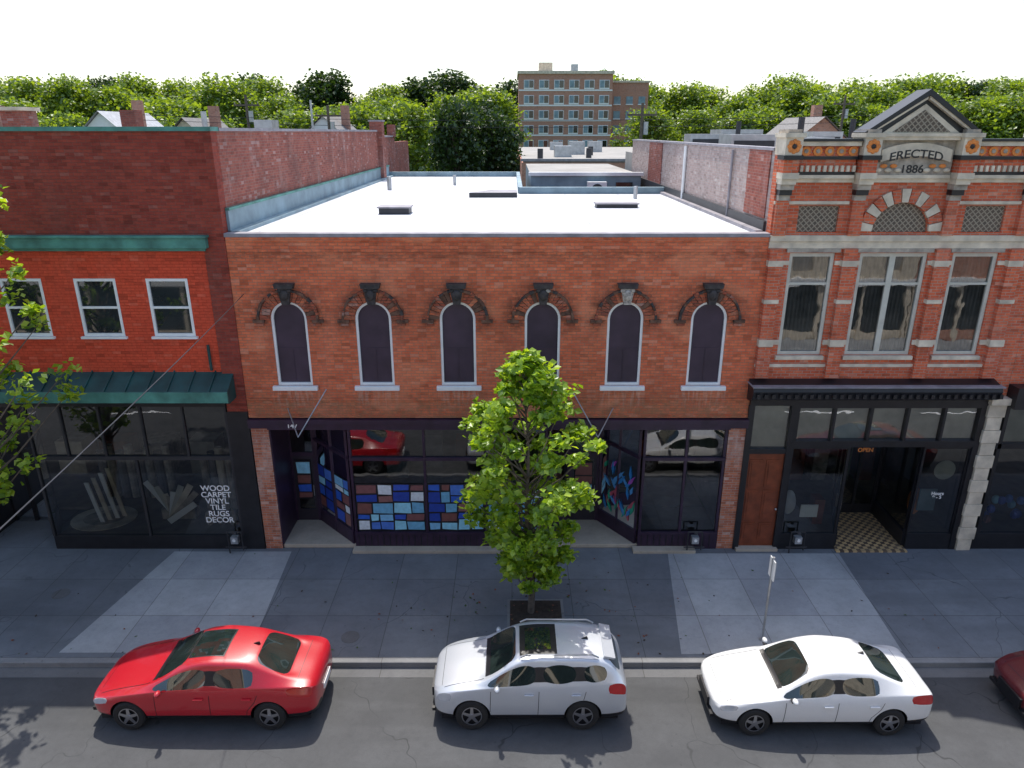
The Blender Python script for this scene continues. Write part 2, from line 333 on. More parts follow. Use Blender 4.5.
for k in range(170):
    x=random.gauss(.5,1.9) if k<110 else random.uniform(-12,11); y=min(-.1,random.gauss(-2.9,1.1)); a=random.random()*6.28; r=random.uniform(.02,.05); y=max(y,-4.5)
    g.poly([(x+r*math.cos(a+t*1.57)*(1 if t%2 else .6),y+r*math.sin(a+t*1.57)*(1 if t%2 else .6),.014+.003*t) for t in range(4)],[(0,1,2,3)],random.choice(('wood','soil','grass')))
g.obj('fallen_leaves',recalc=False)
g=MB(); g.poly([(-120,40,-.15),(120,40,-.15),(120,60,-.15),(-120,60,-.15)],[(0,1,2,3)],'asph'); g.obj('back_alley',recalc=False)

# ---------------------------------------------------------------- centre building
XL,XR=-7.2,6.45
B=empty('brick_commercial_building')
wx=[-5.82,-3.62,-1.42,.80,2.96,5.14]
holes=[arch(c,.47,5.05,6.88) for c in wx]
holed('front_wall',rect(XL,XR,4.12,9.0),holes,.15,.3,'brickC',B)
mb=MB()
mb.xy([(XL+.01,.32),(XR-.01,.32),(XR-.01,13),(.4,13),(.4,25),(XL+.01,25)],4.15,9.03,'brickS','roofw')
mb.obj('upper_floor_and_roof',B)
mb=MB(); mb.box(XL,XR,-.07,.26,9.0,9.1,'coping')
mb.box(.3,XR,12.8,13.05,9.03,9.3,'flash'); mb.box(.25,.45,13.05,25,9.03,9.3,'flash'); mb.box(XL,.45,25,25.2,9.03,9.3,'flash')
mb.obj('roof_edge_coping',B,bevel=.015)
mb=MB()
mb.box(XL+.02,XR-.02,-.035,-.0,8.9,8.998,'brickC'); mb.box(XL+.02,XR-.02,-.02,0,8.62,8.68,'brickC')
mb.box(XL+.02,XR-.02,-.03,0,4.62,4.68,'brickC'); mb.box(XL+.02,XR-.02,-.05,0,4.13,4.2,'brickC')
mb.obj('brick_string_courses',B)
pn=MB(); hd=MB(); ks=MB(); sl=MB()
for i,c in enumerate(wx):
    o=arch(c,.468,5.052,6.88)
    holed('window_frame',o,[arch(c,.405,5.12,6.88)],.07,.08,'white',B)
    pn.xz(arch(c,.415,5.09,6.88),.09,.13,'board')
    pn.box(c-.39,c+.39,.08,.09,6.05,6.09,'board'); pn.box(c-.01,c+.01,.078,.09,5.13,6.04,'board')
    sl.box(c-.6,c+.6,-.10,.03,4.93,5.05,'white')
    n=17
    for k in range(n):
        a0=math.pi*k/n+.008; a1=math.pi*(k+1)/n-.008
        pr=.045+.02*random.random(); ro=.73+.03*random.random()
        pts=[(c+r*math.cos(a),6.88+r*math.sin(a)) for r,a in ((.485,a0),(ro,a0),(ro,a1),(.485,a1))]
        rr=random.random(); hd.xz(pts,-pr,.01,'brickV' if rr<.5 else ('brickC' if rr<.85 else 'hood'))
    n=20
    for k in range(n):
        a0=math.pi*k/n; a1=math.pi*(k+1)/n; ro=.79+.03*random.random()
        pts=[(c+r*math.cos(a),6.88+r*math.sin(a)) for r,a in ((.745,a0),(ro,a0),(ro,a1),(.745,a1))]
        hd.xz(pts,-.08-.02*random.random(),.01,random.choice(('hood','hood','iron','brickV')))
    for sgn in (-1,1):
        xa,xb=sorted((c+sgn*.62,c+sgn*.92)); hd.box(xa,xb,-.075,.01,6.80,6.879,'hood'); xa,xb=sorted((c+sgn*.64,c+sgn*.84)); hd.box(xa,xb,-.05,.01,6.72,6.80,'brickV')
    km='ironW' if i in (4,) else 'iron'
    ks.xz([(c-.09,7.30),(c+.09,7.30),(c+.17,7.72),(c-.17,7.72)],-.15,.02,km)
    ks.xz([(c-.23,7.72),(c+.23,7.72),(c+.26,7.84),(c-.26,7.84)],-.19,.02,'iron')
    ks.ball((c,-.16,7.55),.11,.07,.14,km); ks.ball((c-.12,-.12,7.66),.07,.06,.06,km); ks.ball((c+.12,-.12,7.66),.07,.06,.06,'ironW' if i==3 else km)
pn.obj('window_boards',B); hd.obj('arched_window_hoods',B); ks.obj('keystones',B); sl.obj('window_sills',B,bevel=.01)
sf=MB(); P='purple'
sf.box(-6.7,5.98,-.12,.2,3.80,4.10,P); sf.box(XL,XR,-.16,-.12,3.98,4.10,P); sf.box(XL,-6.7,-.12,0,3.84,4.1,P); sf.box(5.98,XR,-.12,0,3.84,4.1,P)
sf.box(-6.7,5.98,.2,.35,3.9,4.15,P)
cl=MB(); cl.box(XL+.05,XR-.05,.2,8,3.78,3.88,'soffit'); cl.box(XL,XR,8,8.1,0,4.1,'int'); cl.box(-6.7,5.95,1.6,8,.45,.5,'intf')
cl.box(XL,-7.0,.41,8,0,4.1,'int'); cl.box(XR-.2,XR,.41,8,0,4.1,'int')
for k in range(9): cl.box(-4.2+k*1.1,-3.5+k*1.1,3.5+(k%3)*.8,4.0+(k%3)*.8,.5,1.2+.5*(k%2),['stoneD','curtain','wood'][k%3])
cl.obj('shop_interior',B)
def mull(x,y=0,z0=.55,z1=3.8,w=.07,mat=P): sf.box(x-w/2,x+w/2,y-.04,y+.05,z0,z1,mat)
gl=MB()
def front(x0,x1,ms):
    sf.box(x0,x1,-.05,.08,.0,.55,P); sf.box(x0,x1,-.07,.07,2.84,2.93,P); sf.box(x0,x1,-.08,-.05,.48,.56,P)
    k=x0+.1
    while k<x1-.1: sf.box(k,k+.02,-.06,-.05,.03,.46,'black'); k+=.18
    for m in ms: mull(m)
    gl.sheet((x0,.01),(x1,.01),.55,3.8,'gl')
    sf.box(x0,x1,.08,1.5,.45,.52,'intf')
front(-4.55,1.0,[-4.51,-2.45,-.75,.96]); front(3.65,5.95,[3.69,4.85,5.91])
def angled(p,q,nm=1):
    sf.wallseg(p,q,.1,.55,.08,P); sf.wallseg(p,q,2.84,2.93,.1,P); sf.wallseg(p,q,3.7,3.79,.08,P)
    gl.sheet(p,q,.55,3.75,'gl')
    for k in range(nm+2):
        t=k/(nm+1); t=min(max(t,.025),.975); x=p[0]+(q[0]-p[0])*t; y=p[1]+(q[1]-p[1])*t; sf.box(x-.035,x+.035,y-.035,y+.035,.1,3.78,P)
angled((-4.6,.05),(-5.9,1.4)); angled((1.05,.05),(1.7,1.4),0); angled((3.6,.05),(2.65,1.4))
for (a,b) in ((-6.68,-5.92),(1.72,2.63)):
    sf.box(a,b,1.38,1.46,2.3,2.42,P); sf.box(a,b,1.38,1.46,3.6,3.78,P)
    for x in (a,b-.07): sf.box(x,x+.07,1.37,1.46,.12,3.7,P)
    sf.box(a+.07,b-.07,1.39,1.45,.12,.5,'door'); sf.box(a+.07,a+.15,1.39,1.45,.5,2.3,'door'); sf.box(b-.15,b-.07,1.39,1.45,.5,2.3,'door'); sf.box(a+.15,b-.15,1.39,1.45,2.18,2.3,'door')
    gl.sheet((a+.07,1.42),(b-.07,1.42),.5,3.6,'gl'); sf.cyl((b-.12,1.34,1.0),(b-.12,1.34,1.35),.015,.015,'metal')
sf.box(-6.72,-6.66,.0,1.45,0,3.8,P)
sf.obj('storefront_frame',B); gl.obj('storefront_glass',B,recalc=False)
st=MB(); st.box(-6.7,-3.3,-.0,1.5,0,.12,'step'); st.box(.6,4.0,.0,1.5,0,.12,'step')
st.box(-4.6,1.1,-.32,-.051,0,.10,'step'); st.box(3.5,5.3,-.32,-.051,0,.10,'step'); st.obj('concrete_steps',B,bevel=.012)
pi=MB(); pi.box(XL+.02,-6.7,-.03,.4,0,3.84,'brickP'); pi.box(5.97,XR,-.03,.4,0,3.84,'brickP'); pi.obj('brick_piers',B)
pal=[((.16,.42,.62)),((.30,.66,.82)),((.03,.12,.55)),((.20,.08,.07)),((.68,.74,.78)),((.08,.20,.62)),((.26,.12,.11)),((.02,.06,.36)),((.22,.5,.75)),((.22,.09,.09)),((.04,.10,.5))]
pm=[plain('mosaic_%d'%i,c,.4,var=.15,scale=8) for i,c in enumerate(pal)]
def split(u0,u1,v0,v1,out):
    w,h=u1-u0,v1-v0
    if (w<.62 and h<.45) or (w<.4 and h<.3): out.append((u0,u1,v0,v1)); return
    if w/h>1.3: t=u0+w*random.uniform(.35,.65); split(u0,t,v0,v1,out); split(t,u1,v0,v1,out)
    else: t=v0+h*random.uniform(.35,.65); split(u0,u1,v0,t,out); split(u0,u1,t,v1,out)
def mosaic(mb,p,q,z0,z1):
    p=Vector(p);q=Vector(q);W=(q-p).length;d=(q-p)/W; out=[]; split(0,W,z0,z1,out); n=Vector((d.y,-d.x))
    a=p+n*.006; b=q+n*.006
    mb.poly([(a.x,a.y,z0-.02),(b.x,b.y,z0-.02),(b.x,b.y,z1+.02),(a.x,a.y,z1+.02)],[(0,1,2,3)],'black')
    for u0,u1,v0,v1 in out:
        j=lambda: random.uniform(.008,.04)
        A=u0+j(),v0+j();Bq=u1-j(),v0+j();C=u1-j(),v1-j();Dq=u0+j(),v1-j(); o=p+n*.012
        mb.poly([((o+d*uu).x,(o+d*uu).y,vv) for uu,vv in (A,Bq,C,Dq)],[(0,1,2,3)],random.choice(pm))
mo=MB(); mosaic(mo,(-4.45,.0),(-2.5,.0),.60,2.08); mosaic(mo,(-2.4,.0),(-.8,.0),.60,2.08); mosaic(mo,(-.7,0),(.9,0),.62,1.95)
mosaic(mo,(-5.86,1.36),(-5.3,.78),.7,2.1); mosaic(mo,(-5.2,.67),(-4.66,.11),.6,2.1); mosaic(mo,(-6.52,1.36),(-6.08,1.36),.9,2.15); mosaic(mo,(1.9,1.36),(2.45,1.36),.9,2.1)
mo.obj('painted_window_mosaic',B,recalc=False)
ar=MB(); apal=[plain('art_%d'%i,c,.4) for i,c in enumerate([(.45,.10,.5),(.04,.25,.6),(.03,.4,.25),(.5,.1,.15),(.1,.35,.7)])]
p=Vector((2.72,1.30));q=Vector((3.55,.12));d=(q-p).normalized();n=Vector((d.y,-d.x))
for k in range(34):
    u=random.uniform(.05,(q-p).length-.1); z=random.uniform(.65,2.2); an=random.uniform(.6,2.4); ln=random.uniform(.25,.6); w=.06
    cu,sn=math.cos(an),math.sin(an)
    pts=[]
    for a,b in ((0,0),(.4*ln,w),(ln,0),(.4*ln,-w)):
        uu=min(max(u+a*cu-b*sn,0.02),(q-p).length-.02); zz=z+a*sn+b*cu; c=p+d*uu+n*(.01+.0006*k); pts.append((c.x,c.y,zz))
    ar.poly(pts,[(0,1,2,3)],random.choice(apal))
ar.obj('painted_window_art',B,recalc=False)
text('147',.2,(-6.0,-.125,3.86),'white',B,'address_number')
wr=MB()
for (x,z,xx) in ((-5.0,4.95,-5.6),(-6.1,4.4,-5.6),(1.6,4.95,2.25),(2.75,4.4,2.25)):
    wr.cyl((x,-.02,z),(xx,-.95,3.95),.016,.016,'metal',6)
wr.cyl((-5.6,-.95,3.95),(-5.6,-.05,3.95),.018,.018,'darkm',6); wr.cyl((2.25,-.95,3.95),(2.25,-.05,3.95),.018,.018,'darkm',6)
wr.obj('sign_brackets',B)
rf=MB(); rf.box(-4.2,-3.25,4.9,5.6,9.03,9.22,'darkm'); rf.box(-4.25,-3.2,4.85,5.65,9.22,9.26,'coping')
rf.box(2.9,4.3,6.9,7.5,9.03,9.15,'darkm'); rf.box(2.85,4.35,6.85,7.55,9.15,9.19,'coping'); rf.obj('roof_hatches',B)
rf=MB(); rf.xy([(-1.7,11),(.2,11),(.2,12.6),(-.9,12.6)],9.03,9.22,'darkm','coping'); rf.cyl((-5.5,15,9),(-5.5,15,9.6),.1,.1,'metal'); rf.cyl((-2.8,18,9),(-2.8,18,9.5),.08,.08,'metal'); rf.cyl((4.8,10.5,9),(4.8,10.5,9.5),.08,.08,'metal'); rf.obj('roof_vents',B)

# ---------------------------------------------------------------- left building
B=empty('brick_corner_store_building')
XA=-22
lw=(-8.85,-10.7,-12.6,-14.5,-16.4,-18.3,-20.2)
holesL=[rect(c-.54,c+.54,6.42,7.95) for c in lw]
holed('painted_front_wall',rect(XA,-7.75,5.1,8.72),holesL,.17,.3,'orange',B)
w=MB()
w.box(-7.75,XL-.003,-.03,.4,4.3,9.05,'brickL'); w.box(XA,XL-.003,-.03,.35,9.05,11.5,'brickL')
w.obj('front_brickwork',B)
w=MB()
w.box(-7.5,XL-.003,.36,22,0,11.5,'brickS'); w.box(XA,-7.5,27.7,28,0,11.3,'brickS'); w.box(XA,XA+.3,.36,28,0,11.5,'brickS'); w.box(XA+.3,-7.5,.4,27.7,4.6,10.7,'gravel')
w.box(-7.5,XL-.003,22,28,0,11.2,'brickS'); w.box(-7.6,XL+.25,22.2,23.0,9,12.0,'brickS'); w.box(-7.5,XL+.1,27.2,28.0,11.2,11.9,'brickS'); w.box(-7.5,XL-.003,28,34,0,10.9,'brickS')
w.obj('side_and_rear_walls',B)
w=MB(); w.box(XA,XL+.03,-.09,.42,11.5,11.6,'teal'); w.box(-7.56,XL+.05,.42,22,11.5,11.58,'coping'); w.box(-7.56,XL+.05,23,27.2,11.2,11.28,'coping'); w.box(-7.65,XL+.3,22.15,23.05,12,12.08,'coping'); w.obj('parapet_coping',B)
w=MB(); w.box(XA,-7.62,-.2,.0,8.74,9.0,'teal'); w.box(XA,-7.58,-.26,.0,9.0,9.06,'teal'); w.box(XA,-7.7,-.1,0,8.66,8.74,'teal'); w.obj('teal_cornice',B,bevel=.01)
w=MB(); w.box(XL,XL+.07,.26,25,9.035,9.62,'flash'); w.box(XL,XL+.1,.26,25,9.62,9.68,'teal'); w.box(XL,XL+.3,.26,25,9.035,9.12,'flash'); w.obj('roof_flashing',B)
w=MB()
for c in lw: dh_window(w,c-.535,c+.535,6.425,7.945,.02); w.box(c-.6,c+.6,-.06,.019,6.36,6.42,'white')
w.obj('sash_windows',B)
w=MB(); w.cyl((-8.0,-.06,5.5),(-8.0,-.06,6.2),.04,.04,'dgreen'); w.cyl((-14,-.06,5.5),(-14,-.06,8.7),.05,.05,'orange'); w.obj('downpipes',B)
w=MB(); w.yz([(.02,5.43),(-.6,5.05),(-.62,4.80),(-.5,4.72),(.02,4.72)],XA,-7.45,'dgreen')
x=XA+.3
while x<-7.5: w.yz([(.02,5.47),(-.62,5.08),(-.62,5.05),(.02,5.43)],x,x+.04,'dgreen'); x+=.55
w.yz([(-.62,5.09),(-.68,5.09),(-.68,4.8),(-.62,4.78)],XA,-7.42,'teal'); w.obj('metal_awning_roof',B)
f=MB(); gl=MB()
f.box(-7.78,XL-.003,-.06,.4,0,4.3,'black'); f.box(-13.3,-7.78,-.05,.1,0,.42,'black'); f.box(-13.3,-7.78,-.06,.08,2.86,2.97,'darkm'); f.box(XA,-7.78,-.05,.3,4.45,5.1,'black')
for x in (-7.82,-9.0,-10.15,-11.3,-12.35,-13.3): f.box(x-.03,x+.03,-.04,.05,2.97,4.45,'darkm')
for x in (-7.82,-10.5,-13.3): f.box(x-.03,x+.03,-.04,.05,.42,2.86,'darkm')
gl.sheet((-13.3,.01),(-7.78,.01),.42,4.45,'gl'); gl.sheet((-13.3,.01),(-14.2,1.6),.42,4.45,'gl'); f.wallseg((-13.3,.03),(-14.2,1.6),0,.42,.1,'black'); f.wallseg((-13.3,.03),(-14.2,1.6),2.86,2.97,.1,'darkm')
f.wallseg((-14.2,1.6),(-15.6,1.6),2.3,2.45,.1,'darkm'); gl.sheet((-14.2,1.6),(-15.6,1.6),.1,4.4,'gl')
for x in (-14.25,-14.9,-15.55): f.box(x-.05,x+.05,1.55,1.65,0,4.4,'black')
f.box(XA,-15.6,-.05,.1,0,.5,'black'); gl.sheet((XA,.01),(-15.6,.01),.5,4.45,'gl'); f.box(-15.65,-15.55,-.05,1.6,0,4.45,'black')
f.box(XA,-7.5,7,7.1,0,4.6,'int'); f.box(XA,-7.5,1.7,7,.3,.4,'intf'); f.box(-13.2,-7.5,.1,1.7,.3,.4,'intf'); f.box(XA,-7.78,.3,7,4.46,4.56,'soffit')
f.obj('storefront_frame',B); gl.obj('storefront_glass',B,recalc=False)
text('WOOD\nCARPET\nVINYL\nTILE\nRUGS\nDECOR',.24,(-8.42,-.015,1.88),'white',B,'window_lettering',ext=.002)
cyln=24
d=MB(); d.xy([(-12.4+.95*math.cos(2*math.pi*i/cyln),1.0+.75*math.sin(2*math.pi*i/cyln)) for i in range(cyln)],.40,.42,'stone'); d.xy([(-12.4+.6*math.cos(2*math.pi*i/cyln),1.0+.45*math.sin(2*math.pi*i/cyln)) for i in range(cyln)],.42,.43,'stoneD'); d.obj('round_rug',B)
d=MB()
for k in range(4):   # tall sample stand
    x=-12.35+k*.16; d.xz([(x,.44),(x+.13,.44),(x+.13-.25,1.75+.1*k),(x-.25,1.75+.1*k)],.7+.12*k,.74+.12*k,'white' if k%2==0 else 'stone')
for k in range(9):   # fanned planks leaning on a rack
    a=math.radians(35+k*11); cx=-10.15; ln=1.05+.35*math.sin(k*.9); y=.45+.05*k; dx,dz=math.cos(a),math.sin(a); px,pz=-dz*.09,dx*.09
    d.xz([(cx-px,.5-pz+.1),(cx+px,.5+pz+.1),(cx+px+dx*ln,.6+pz+dz*ln),(cx-px+dx*ln,.6-pz+dz*ln)],y,y+.02,['white','stoneD','stone','cream'][k%4])
d.box(-10.6,-9.6,.95,1.3,.4,.75,'stoneD')
for k in range(7): d.cyl((-9.4+k*.25,1.6,.4),(-9.4+k*.25,1.6,2.2+.15*(k%3)),.11,.11,['stoneD','curtain','stone'][k%3],10)
for k in range(8): d.cyl((-13.0+k*.3,2.4,.4),(-13.0+k*.3,2.4,2.0+.2*(k%2)),.13,.13,['curtain','stoneD'][k%2],10)
for k in range(5): d.box(-15.5+k*1.5,-14.6+k*1.5,4,4.8,.4,1.6,['stone','wood','stoneD'][k%3])
for k in range(3): d.ball((-9.0+.35*k,.6,.65),.14,.12,.25,'stoneD',10,8)
d.obj('flooring_sample_display',B,recalc=False)

# ---------------------------------------------------------------- victorian building
B=empty('victorian_brick_building'); VX0,VX1=XR+.003,12.87; CX=9.66
wins=[(7.02,8.17),(8.80,10.52),(11.15,12.30)]
hs=[rect(a,b,5.91,8.6) for a,b in wins]+[rect(7.1,8.1,9.12,9.76),rect(11.22,12.22,9.12,9.76)]+[arch(CX,.7,9.12,9.14)]
holed('front_wall',rect(VX0,VX1,5.1,11.2),hs,.15,.3,'brickR',B)
w=MB(); w.xz(rect(7.05,8.15,9.1,9.8),.06,.1,'latt'); w.xz(rect(11.17,12.27,9.1,9.8),.06,.1,'latt'); w.xz(rect(CX-.75,CX+.75,9.1,9.9),.061,.1,'latt'); w.obj('lattice_panels',B)
s=MB()
s.box(VX0,VX1,-.05,-.0,8.72,8.9,'stone'); s.box(VX0,VX1,-.09,0,8.9,9.05,'stone')
for a,b in wins: s.box(a-.06,b+.06,-.1,.1,5.8,5.905,'stone'); s.box(a-.1,b+.1,-.07,0,8.62,8.72,'stoneD')
edges=[VX0,7.02,8.17,8.80,10.52,11.15,12.30,VX1]
for k in range(0,8,2):
    a,b=edges[k],edges[k+1]
    for z,h in ((6.2,.13),(8.3,.11)): s.box(a+.003,b-.003,-.045,0,z,z+h,'stone')
s.box(VX0,VX1,-.04,0,5.58,5.67,'stone')
s.box(VX0,VX1,-.08,0,10.32,10.42,'stone'); 
for a,b in ((VX0,8.3),(11.0,VX1)): s.box(a,b,-.06,0,9.80,9.88,'stone')
n=13
for k in range(n):
    a0=math.pi*k/n+.01; a1=math.pi*(k+1)/n-.01
    s.xz([(CX+r*math.cos(a),9.14+r*math.sin(a)) for r,a in ((.71,a0),(1.04,a0),(1.04,a1),(.71,a1))],-.07,.01,'stone' if k%2==0 else 'brickR')
s.obj('stone_bands_and_arch',B,bevel=.008)
pl=MB(); pil=[6.64,8.5,10.82,12.68]
for x in pil:
    pl.box(x-.17,x+.17,-.13,0,5.3,8.718,'brickR'); pl.box(x-.19,x+.19,-.16,-.0,6.18,6.36,'stone'); pl.box(x-.19,x+.19,-.16,0,8.28,8.43,'stone'); pl.box(x-.19,x+.19,-.16,0,7.33,7.43,'stone')
    pl.box(x-.15,x+.15,-.13,0,9.052,9.9,'brickR')
    for j in range(4): pl.box(x-.14-.012*j,x+.14+.012*j,-.16-.06*j,0,9.9+.13*j,10.03+.13*j-.004,['stoneD','black','stoneD','stone'][j])
    pl.box(x-.2,x+.2,-.40,0,10.42,10.56,'stone'); pl.box(x-.18,x+.18,-.36,0,10.56,10.86,'brickR')
    pl.box(x-.23,x+.23,-.44,0,10.86,10.96,'black'); pl.box(x-.2,x+.2,-.40,.3,10.96,11.36,'stone'); pl.box(x-.24,x+.24,-.45,.3,11.36,11.46,'stone'); pl.box(x-.16,x+.16,-.36,.3,11.46,11.54,'stoneD')
    for k in range(8):
        a=2*math.pi*k/8; pl.ball((x+.11*math.cos(a),-.41,11.16+.11*math.sin(a)),.06,.025,.06,'terra',8,5)
    pl.ball((x,-.42,11.16),.055,.035,.055,'iron',8,5)
pl.obj('pilasters_and_flower_caps',B)
e=MB()
for a,b in ((6.87,8.27),(11.05,12.45)):
    e.box(a,b,-.16,0,10.42,10.5,'stone'); e.box(a,b,-.12,0,10.5,10.58,'black')
    k=a+.06
    while k<b-.08: e.box(k,k+.07,-.19,-.12,10.58,10.72,'stone'); k+=.14
    e.box(a,b,-.12,0,10.58,10.86,'brickR'); e.box(a,b,-.2,0,10.86,10.93,'black'); e.box(a,b,-.17,0,10.93,11.17,'brickR')
    nn=5
    for k in range(nn):
        x=a+(b-a)*(k+.5)/nn; e.cyl((x,-.21,11.05),(x,-.16,11.05),.11,.11,'terra',14); e.cyl((x,-.225,11.05),(x,-.205,11.05),.05,.05,'stoneD',12)
    e.box(a,b,-.3,.3,11.17,11.27,'stone'); e.box(a,b,-.34,.3,11.27,11.33,'black')
ga,gb=8.72,10.6
e.box(ga,gb,-.14,.0,10.42,10.5,'stone')
e.box(ga,gb,-.1,0,10.5,11.3,'stoneD')
pts=[(CX-.84,10.8)]+[(CX-.84+.14*i,10.8+.14*(1-((i-6)/6)**2)) for i in range(1,12)]+[(CX+.84,10.8)]+[(CX+.84,11.08)]+[(CX+.84-.14*i,11.08+.16*(1-((i-6)/6)**2)) for i in range(1,12)]+[(CX-.84,11.08)]
e.xz(pts,-.2,-.1,'stone')
e.box(ga,gb,-.26,.3,11.3,11.38,'stone')
e.xz([(8.42,11.46),(10.9,11.46),(CX,12.30)],-.18,.25,'black')
e.xz([(8.75,11.46),(10.57,11.46),(CX,12.10)],-.22,-.18,'stone'); e.xz([(8.98,11.48),(10.34,11.48),(CX,11.97)],-.235,-.22,'latt')
for sg in (-1,1):
    x0=CX+sg*1.38; e.xz([(x0,11.38),(x0,11.48),(CX,12.42),(CX,12.28)] if sg<0 else [(x0,11.38),(CX,12.28),(CX,12.42),(x0,11.48)],-.34,.3,'black' )
    e.xz([(CX+sg*1.3,11.38),(CX+sg*1.3,11.44),(CX+sg*.02,12.27),(CX+sg*.02,12.2)],-.30,-.1,'stone')
e.box(8.45,10.88,-.3,.3,11.38,11.455,'stone')
for sg in (-1,1):
    for k in range(5):
        x=CX+sg*(.35+.12*k); e.ball((x,-.13,10.66+.05*((k%2)*2-1)),.09,.04,.05,'terra' if k%2 else 'stone',8,5)
e.obj('cornice_and_gable',B)
text('ERECTED',.27,(CX,-.205,10.90),'black',B,'gable_lettering',bend=.2,sx=1.15)
text('1886',.26,(CX,-.105,10.55),'black',B,'date_lettering',sx=1.1)
w=MB()
for a,b in wins:
    dh_window(w,a+.003,b-.003,5.912,8.597,.04,'cream','gl',.09,False,1 if b-a>1.4 else 0)
    w.box(a+.09,b-.09,.05,.10,7.78,7.84,'cream')
    w.box(a,b,.26,.28,5.91,8.6,'curtain')
    k=a+.06
    while k<b-.05: w.cyl((k,.25,5.92),(k,.25,8.55),.04,.04,'curtain',7); k+=.10
w.obj('tall_sash_windows',B)
w=MB(); w.box(VX0,6.7,.31,22,0,11.05,'brickG'); w.box(6.7,VX1,.31,26,5.0,10.4,'gravel'); w.box(12.6,VX1,.31,22,10.4,11.1,'brickG'); w.box(VX0-.04,6.76,.31,22,11.05,11.12,'coping')
w.box(VX0-.07,VX0-.001,.35,22,9.035,9.35,'darkm'); w.box(VX0-.25,VX0-.07,.35,13,9.035,9.12,'coping')
w.cyl((VX0-.06,9.5,9.1),(VX0-.06,9.5,11),.06,.06,'white'); w.cyl((VX0-.06,3.6,9.1),(VX0-.06,3.6,11),.04,.04,'coping')
w.box(VX0-.03,VX0-.001,14,17,9.3,11.05,'brickS'); w.box(VX0-.03,VX0-.001,.5,2.2,9.4,11.05,'brickS'); w.obj('side_walls_and_roof',B)
w=MB()
for x,y,a,b,h in ((7.6,8,1.6,1.6,1.0),(9.6,9,2.0,1.6,.9),(12,12,1.2,1.2,1.1),(7.6,14,2.2,1.2,1.0),(10,18,2,2,1.2)):
    w.box(x,x+a,y,y+b,10.4,10.4+h,'metal'); w.box(x+.1,x+a-.1,y-.02,y,10.6,10.4+h-.2,'darkm')
for x,y in ((8.8,5),(11.5,7.5),(9.3,13)): w.cyl((x,y,10.4),(x,y,11.9),.1,.1,'darkm')
w.obj('rooftop_equipment',B)
f=MB(); gl=MB(); K='black'
f.yz([(.0,5.25),(-.42,5.14),(-.46,5.02),(-.40,4.8),(-.2,4.7),(0,4.66)],6.36,12.93,K); f.box(6.33,12.96,-.5,0,5.142,5.17,'coping')
x=6.45
while x<12.85: f.box(x,x+.09,-.5,-.40,4.84,4.96,K); x+=.2
f.box(VX0,12.9,-.1,.3,4.5,5.1,K)
for x in (VX0+.04,7.66,12.8): f.box(x-.06,x+.1,-.08,.3,0,4.5,K)
f.box(7.7,12.85,-.09,.1,3.27,3.45,K); f.box(7.7,12.85,-.07,.1,4.42,4.5,K)
for k in range(6): xx=7.8+k*1.0; f.box(xx-.035,xx+.035,-.07,.08,3.45,4.42,K)
gl.sheet((7.72,.01),(12.85,.01),3.45,4.42,'gl2'); f.box(7.7,12.85,.14,.16,3.45,4.42,'blind')  # pale sheet added behind the glass, its colour imitates a reflection in the panes
f.box(6.5,7.66,-.06,.12,3.05,3.2,K); gl.sheet((6.5,.01),(7.66,.01),3.2,4.45,'gl2'); f.box(6.5,7.66,.14,.16,3.2,4.45,'blind')  # door transom backed the same way, reflection put into the sheet's colour
f.box(6.55,7.62,.0,.1,.08,3.05,'wood')
for xa,xb in ((6.66,7.03),(7.13,7.5)):
    for za,zb in ((.3,.85),(.95,1.9),(2.0,2.85)): f.box(xa,xb,-.02,-.001,za,zb,'wood'); f.box(xa+.06,xb-.06,-.035,-.02,za+.06,zb-.06,'wood')
f.box(6.5,7.7,-.2,.0,0,.08,'step'); f.ball((7.55,-.04,1.3),.035,.035,.035,'metal',8,6)
def vf(p,q,ms):
    f.wallseg(p,q,0,.5,.12,K); f.wallseg(p,q,3.2,3.27,.1,K); gl.sheet(p,q,.5,3.27,'gl')
    for t in ms: x=p[0]+(q[0]-p[0])*t;y=p[1]+(q[1]-p[1])*t; f.box(x-.03,x+.03,y-.03,y+.03,.5,3.27,K)
vf((7.76,.0),(9.4,.0),(.02,.98)); vf((9.42,.05),(10.15,2.0),(0.02,.5,.98)); vf((11.5,2.0),(11.45,.05),(.02,.98)); vf((11.45,0),(12.75,0),(.02,.98))
for x in (10.17,10.82,11.45): f.box(x-.04,x+.04,1.97,2.05,.02,3.3,K)
f.box(10.2,11.45,1.97,2.05,2.5,2.62,K); gl.sheet((10.2,2.0),(11.45,2.0),.1,3.3,'gl'); f.box(10.2,11.45,1.98,2.04,.05,.35,K)
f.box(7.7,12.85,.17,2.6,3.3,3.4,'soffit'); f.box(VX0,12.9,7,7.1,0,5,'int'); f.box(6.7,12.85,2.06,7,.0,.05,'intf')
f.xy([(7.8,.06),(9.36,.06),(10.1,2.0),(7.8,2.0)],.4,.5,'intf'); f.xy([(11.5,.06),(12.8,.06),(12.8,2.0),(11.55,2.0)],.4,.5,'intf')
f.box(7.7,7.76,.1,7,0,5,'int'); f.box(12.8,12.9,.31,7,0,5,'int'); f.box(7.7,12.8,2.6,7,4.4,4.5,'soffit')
f.obj('shopfront_frame',B); gl.obj('shopfront_glass',B,recalc=False)
t=MB(); t.xy([(9.4,-.25),(11.45,-.25),(11.45,1.97),(10.15,1.97),(9.4,.0)],.0,.045,'tile'); t.obj('tiled_entry_floor',B)
text('OPEN',.17,(10.0,.3,2.95),'terra',B,'shop_sign'); text('Hours\n9 - 5',.14,(12.1,-.02,1.75),'white',B,'window_decal',ext=.001)
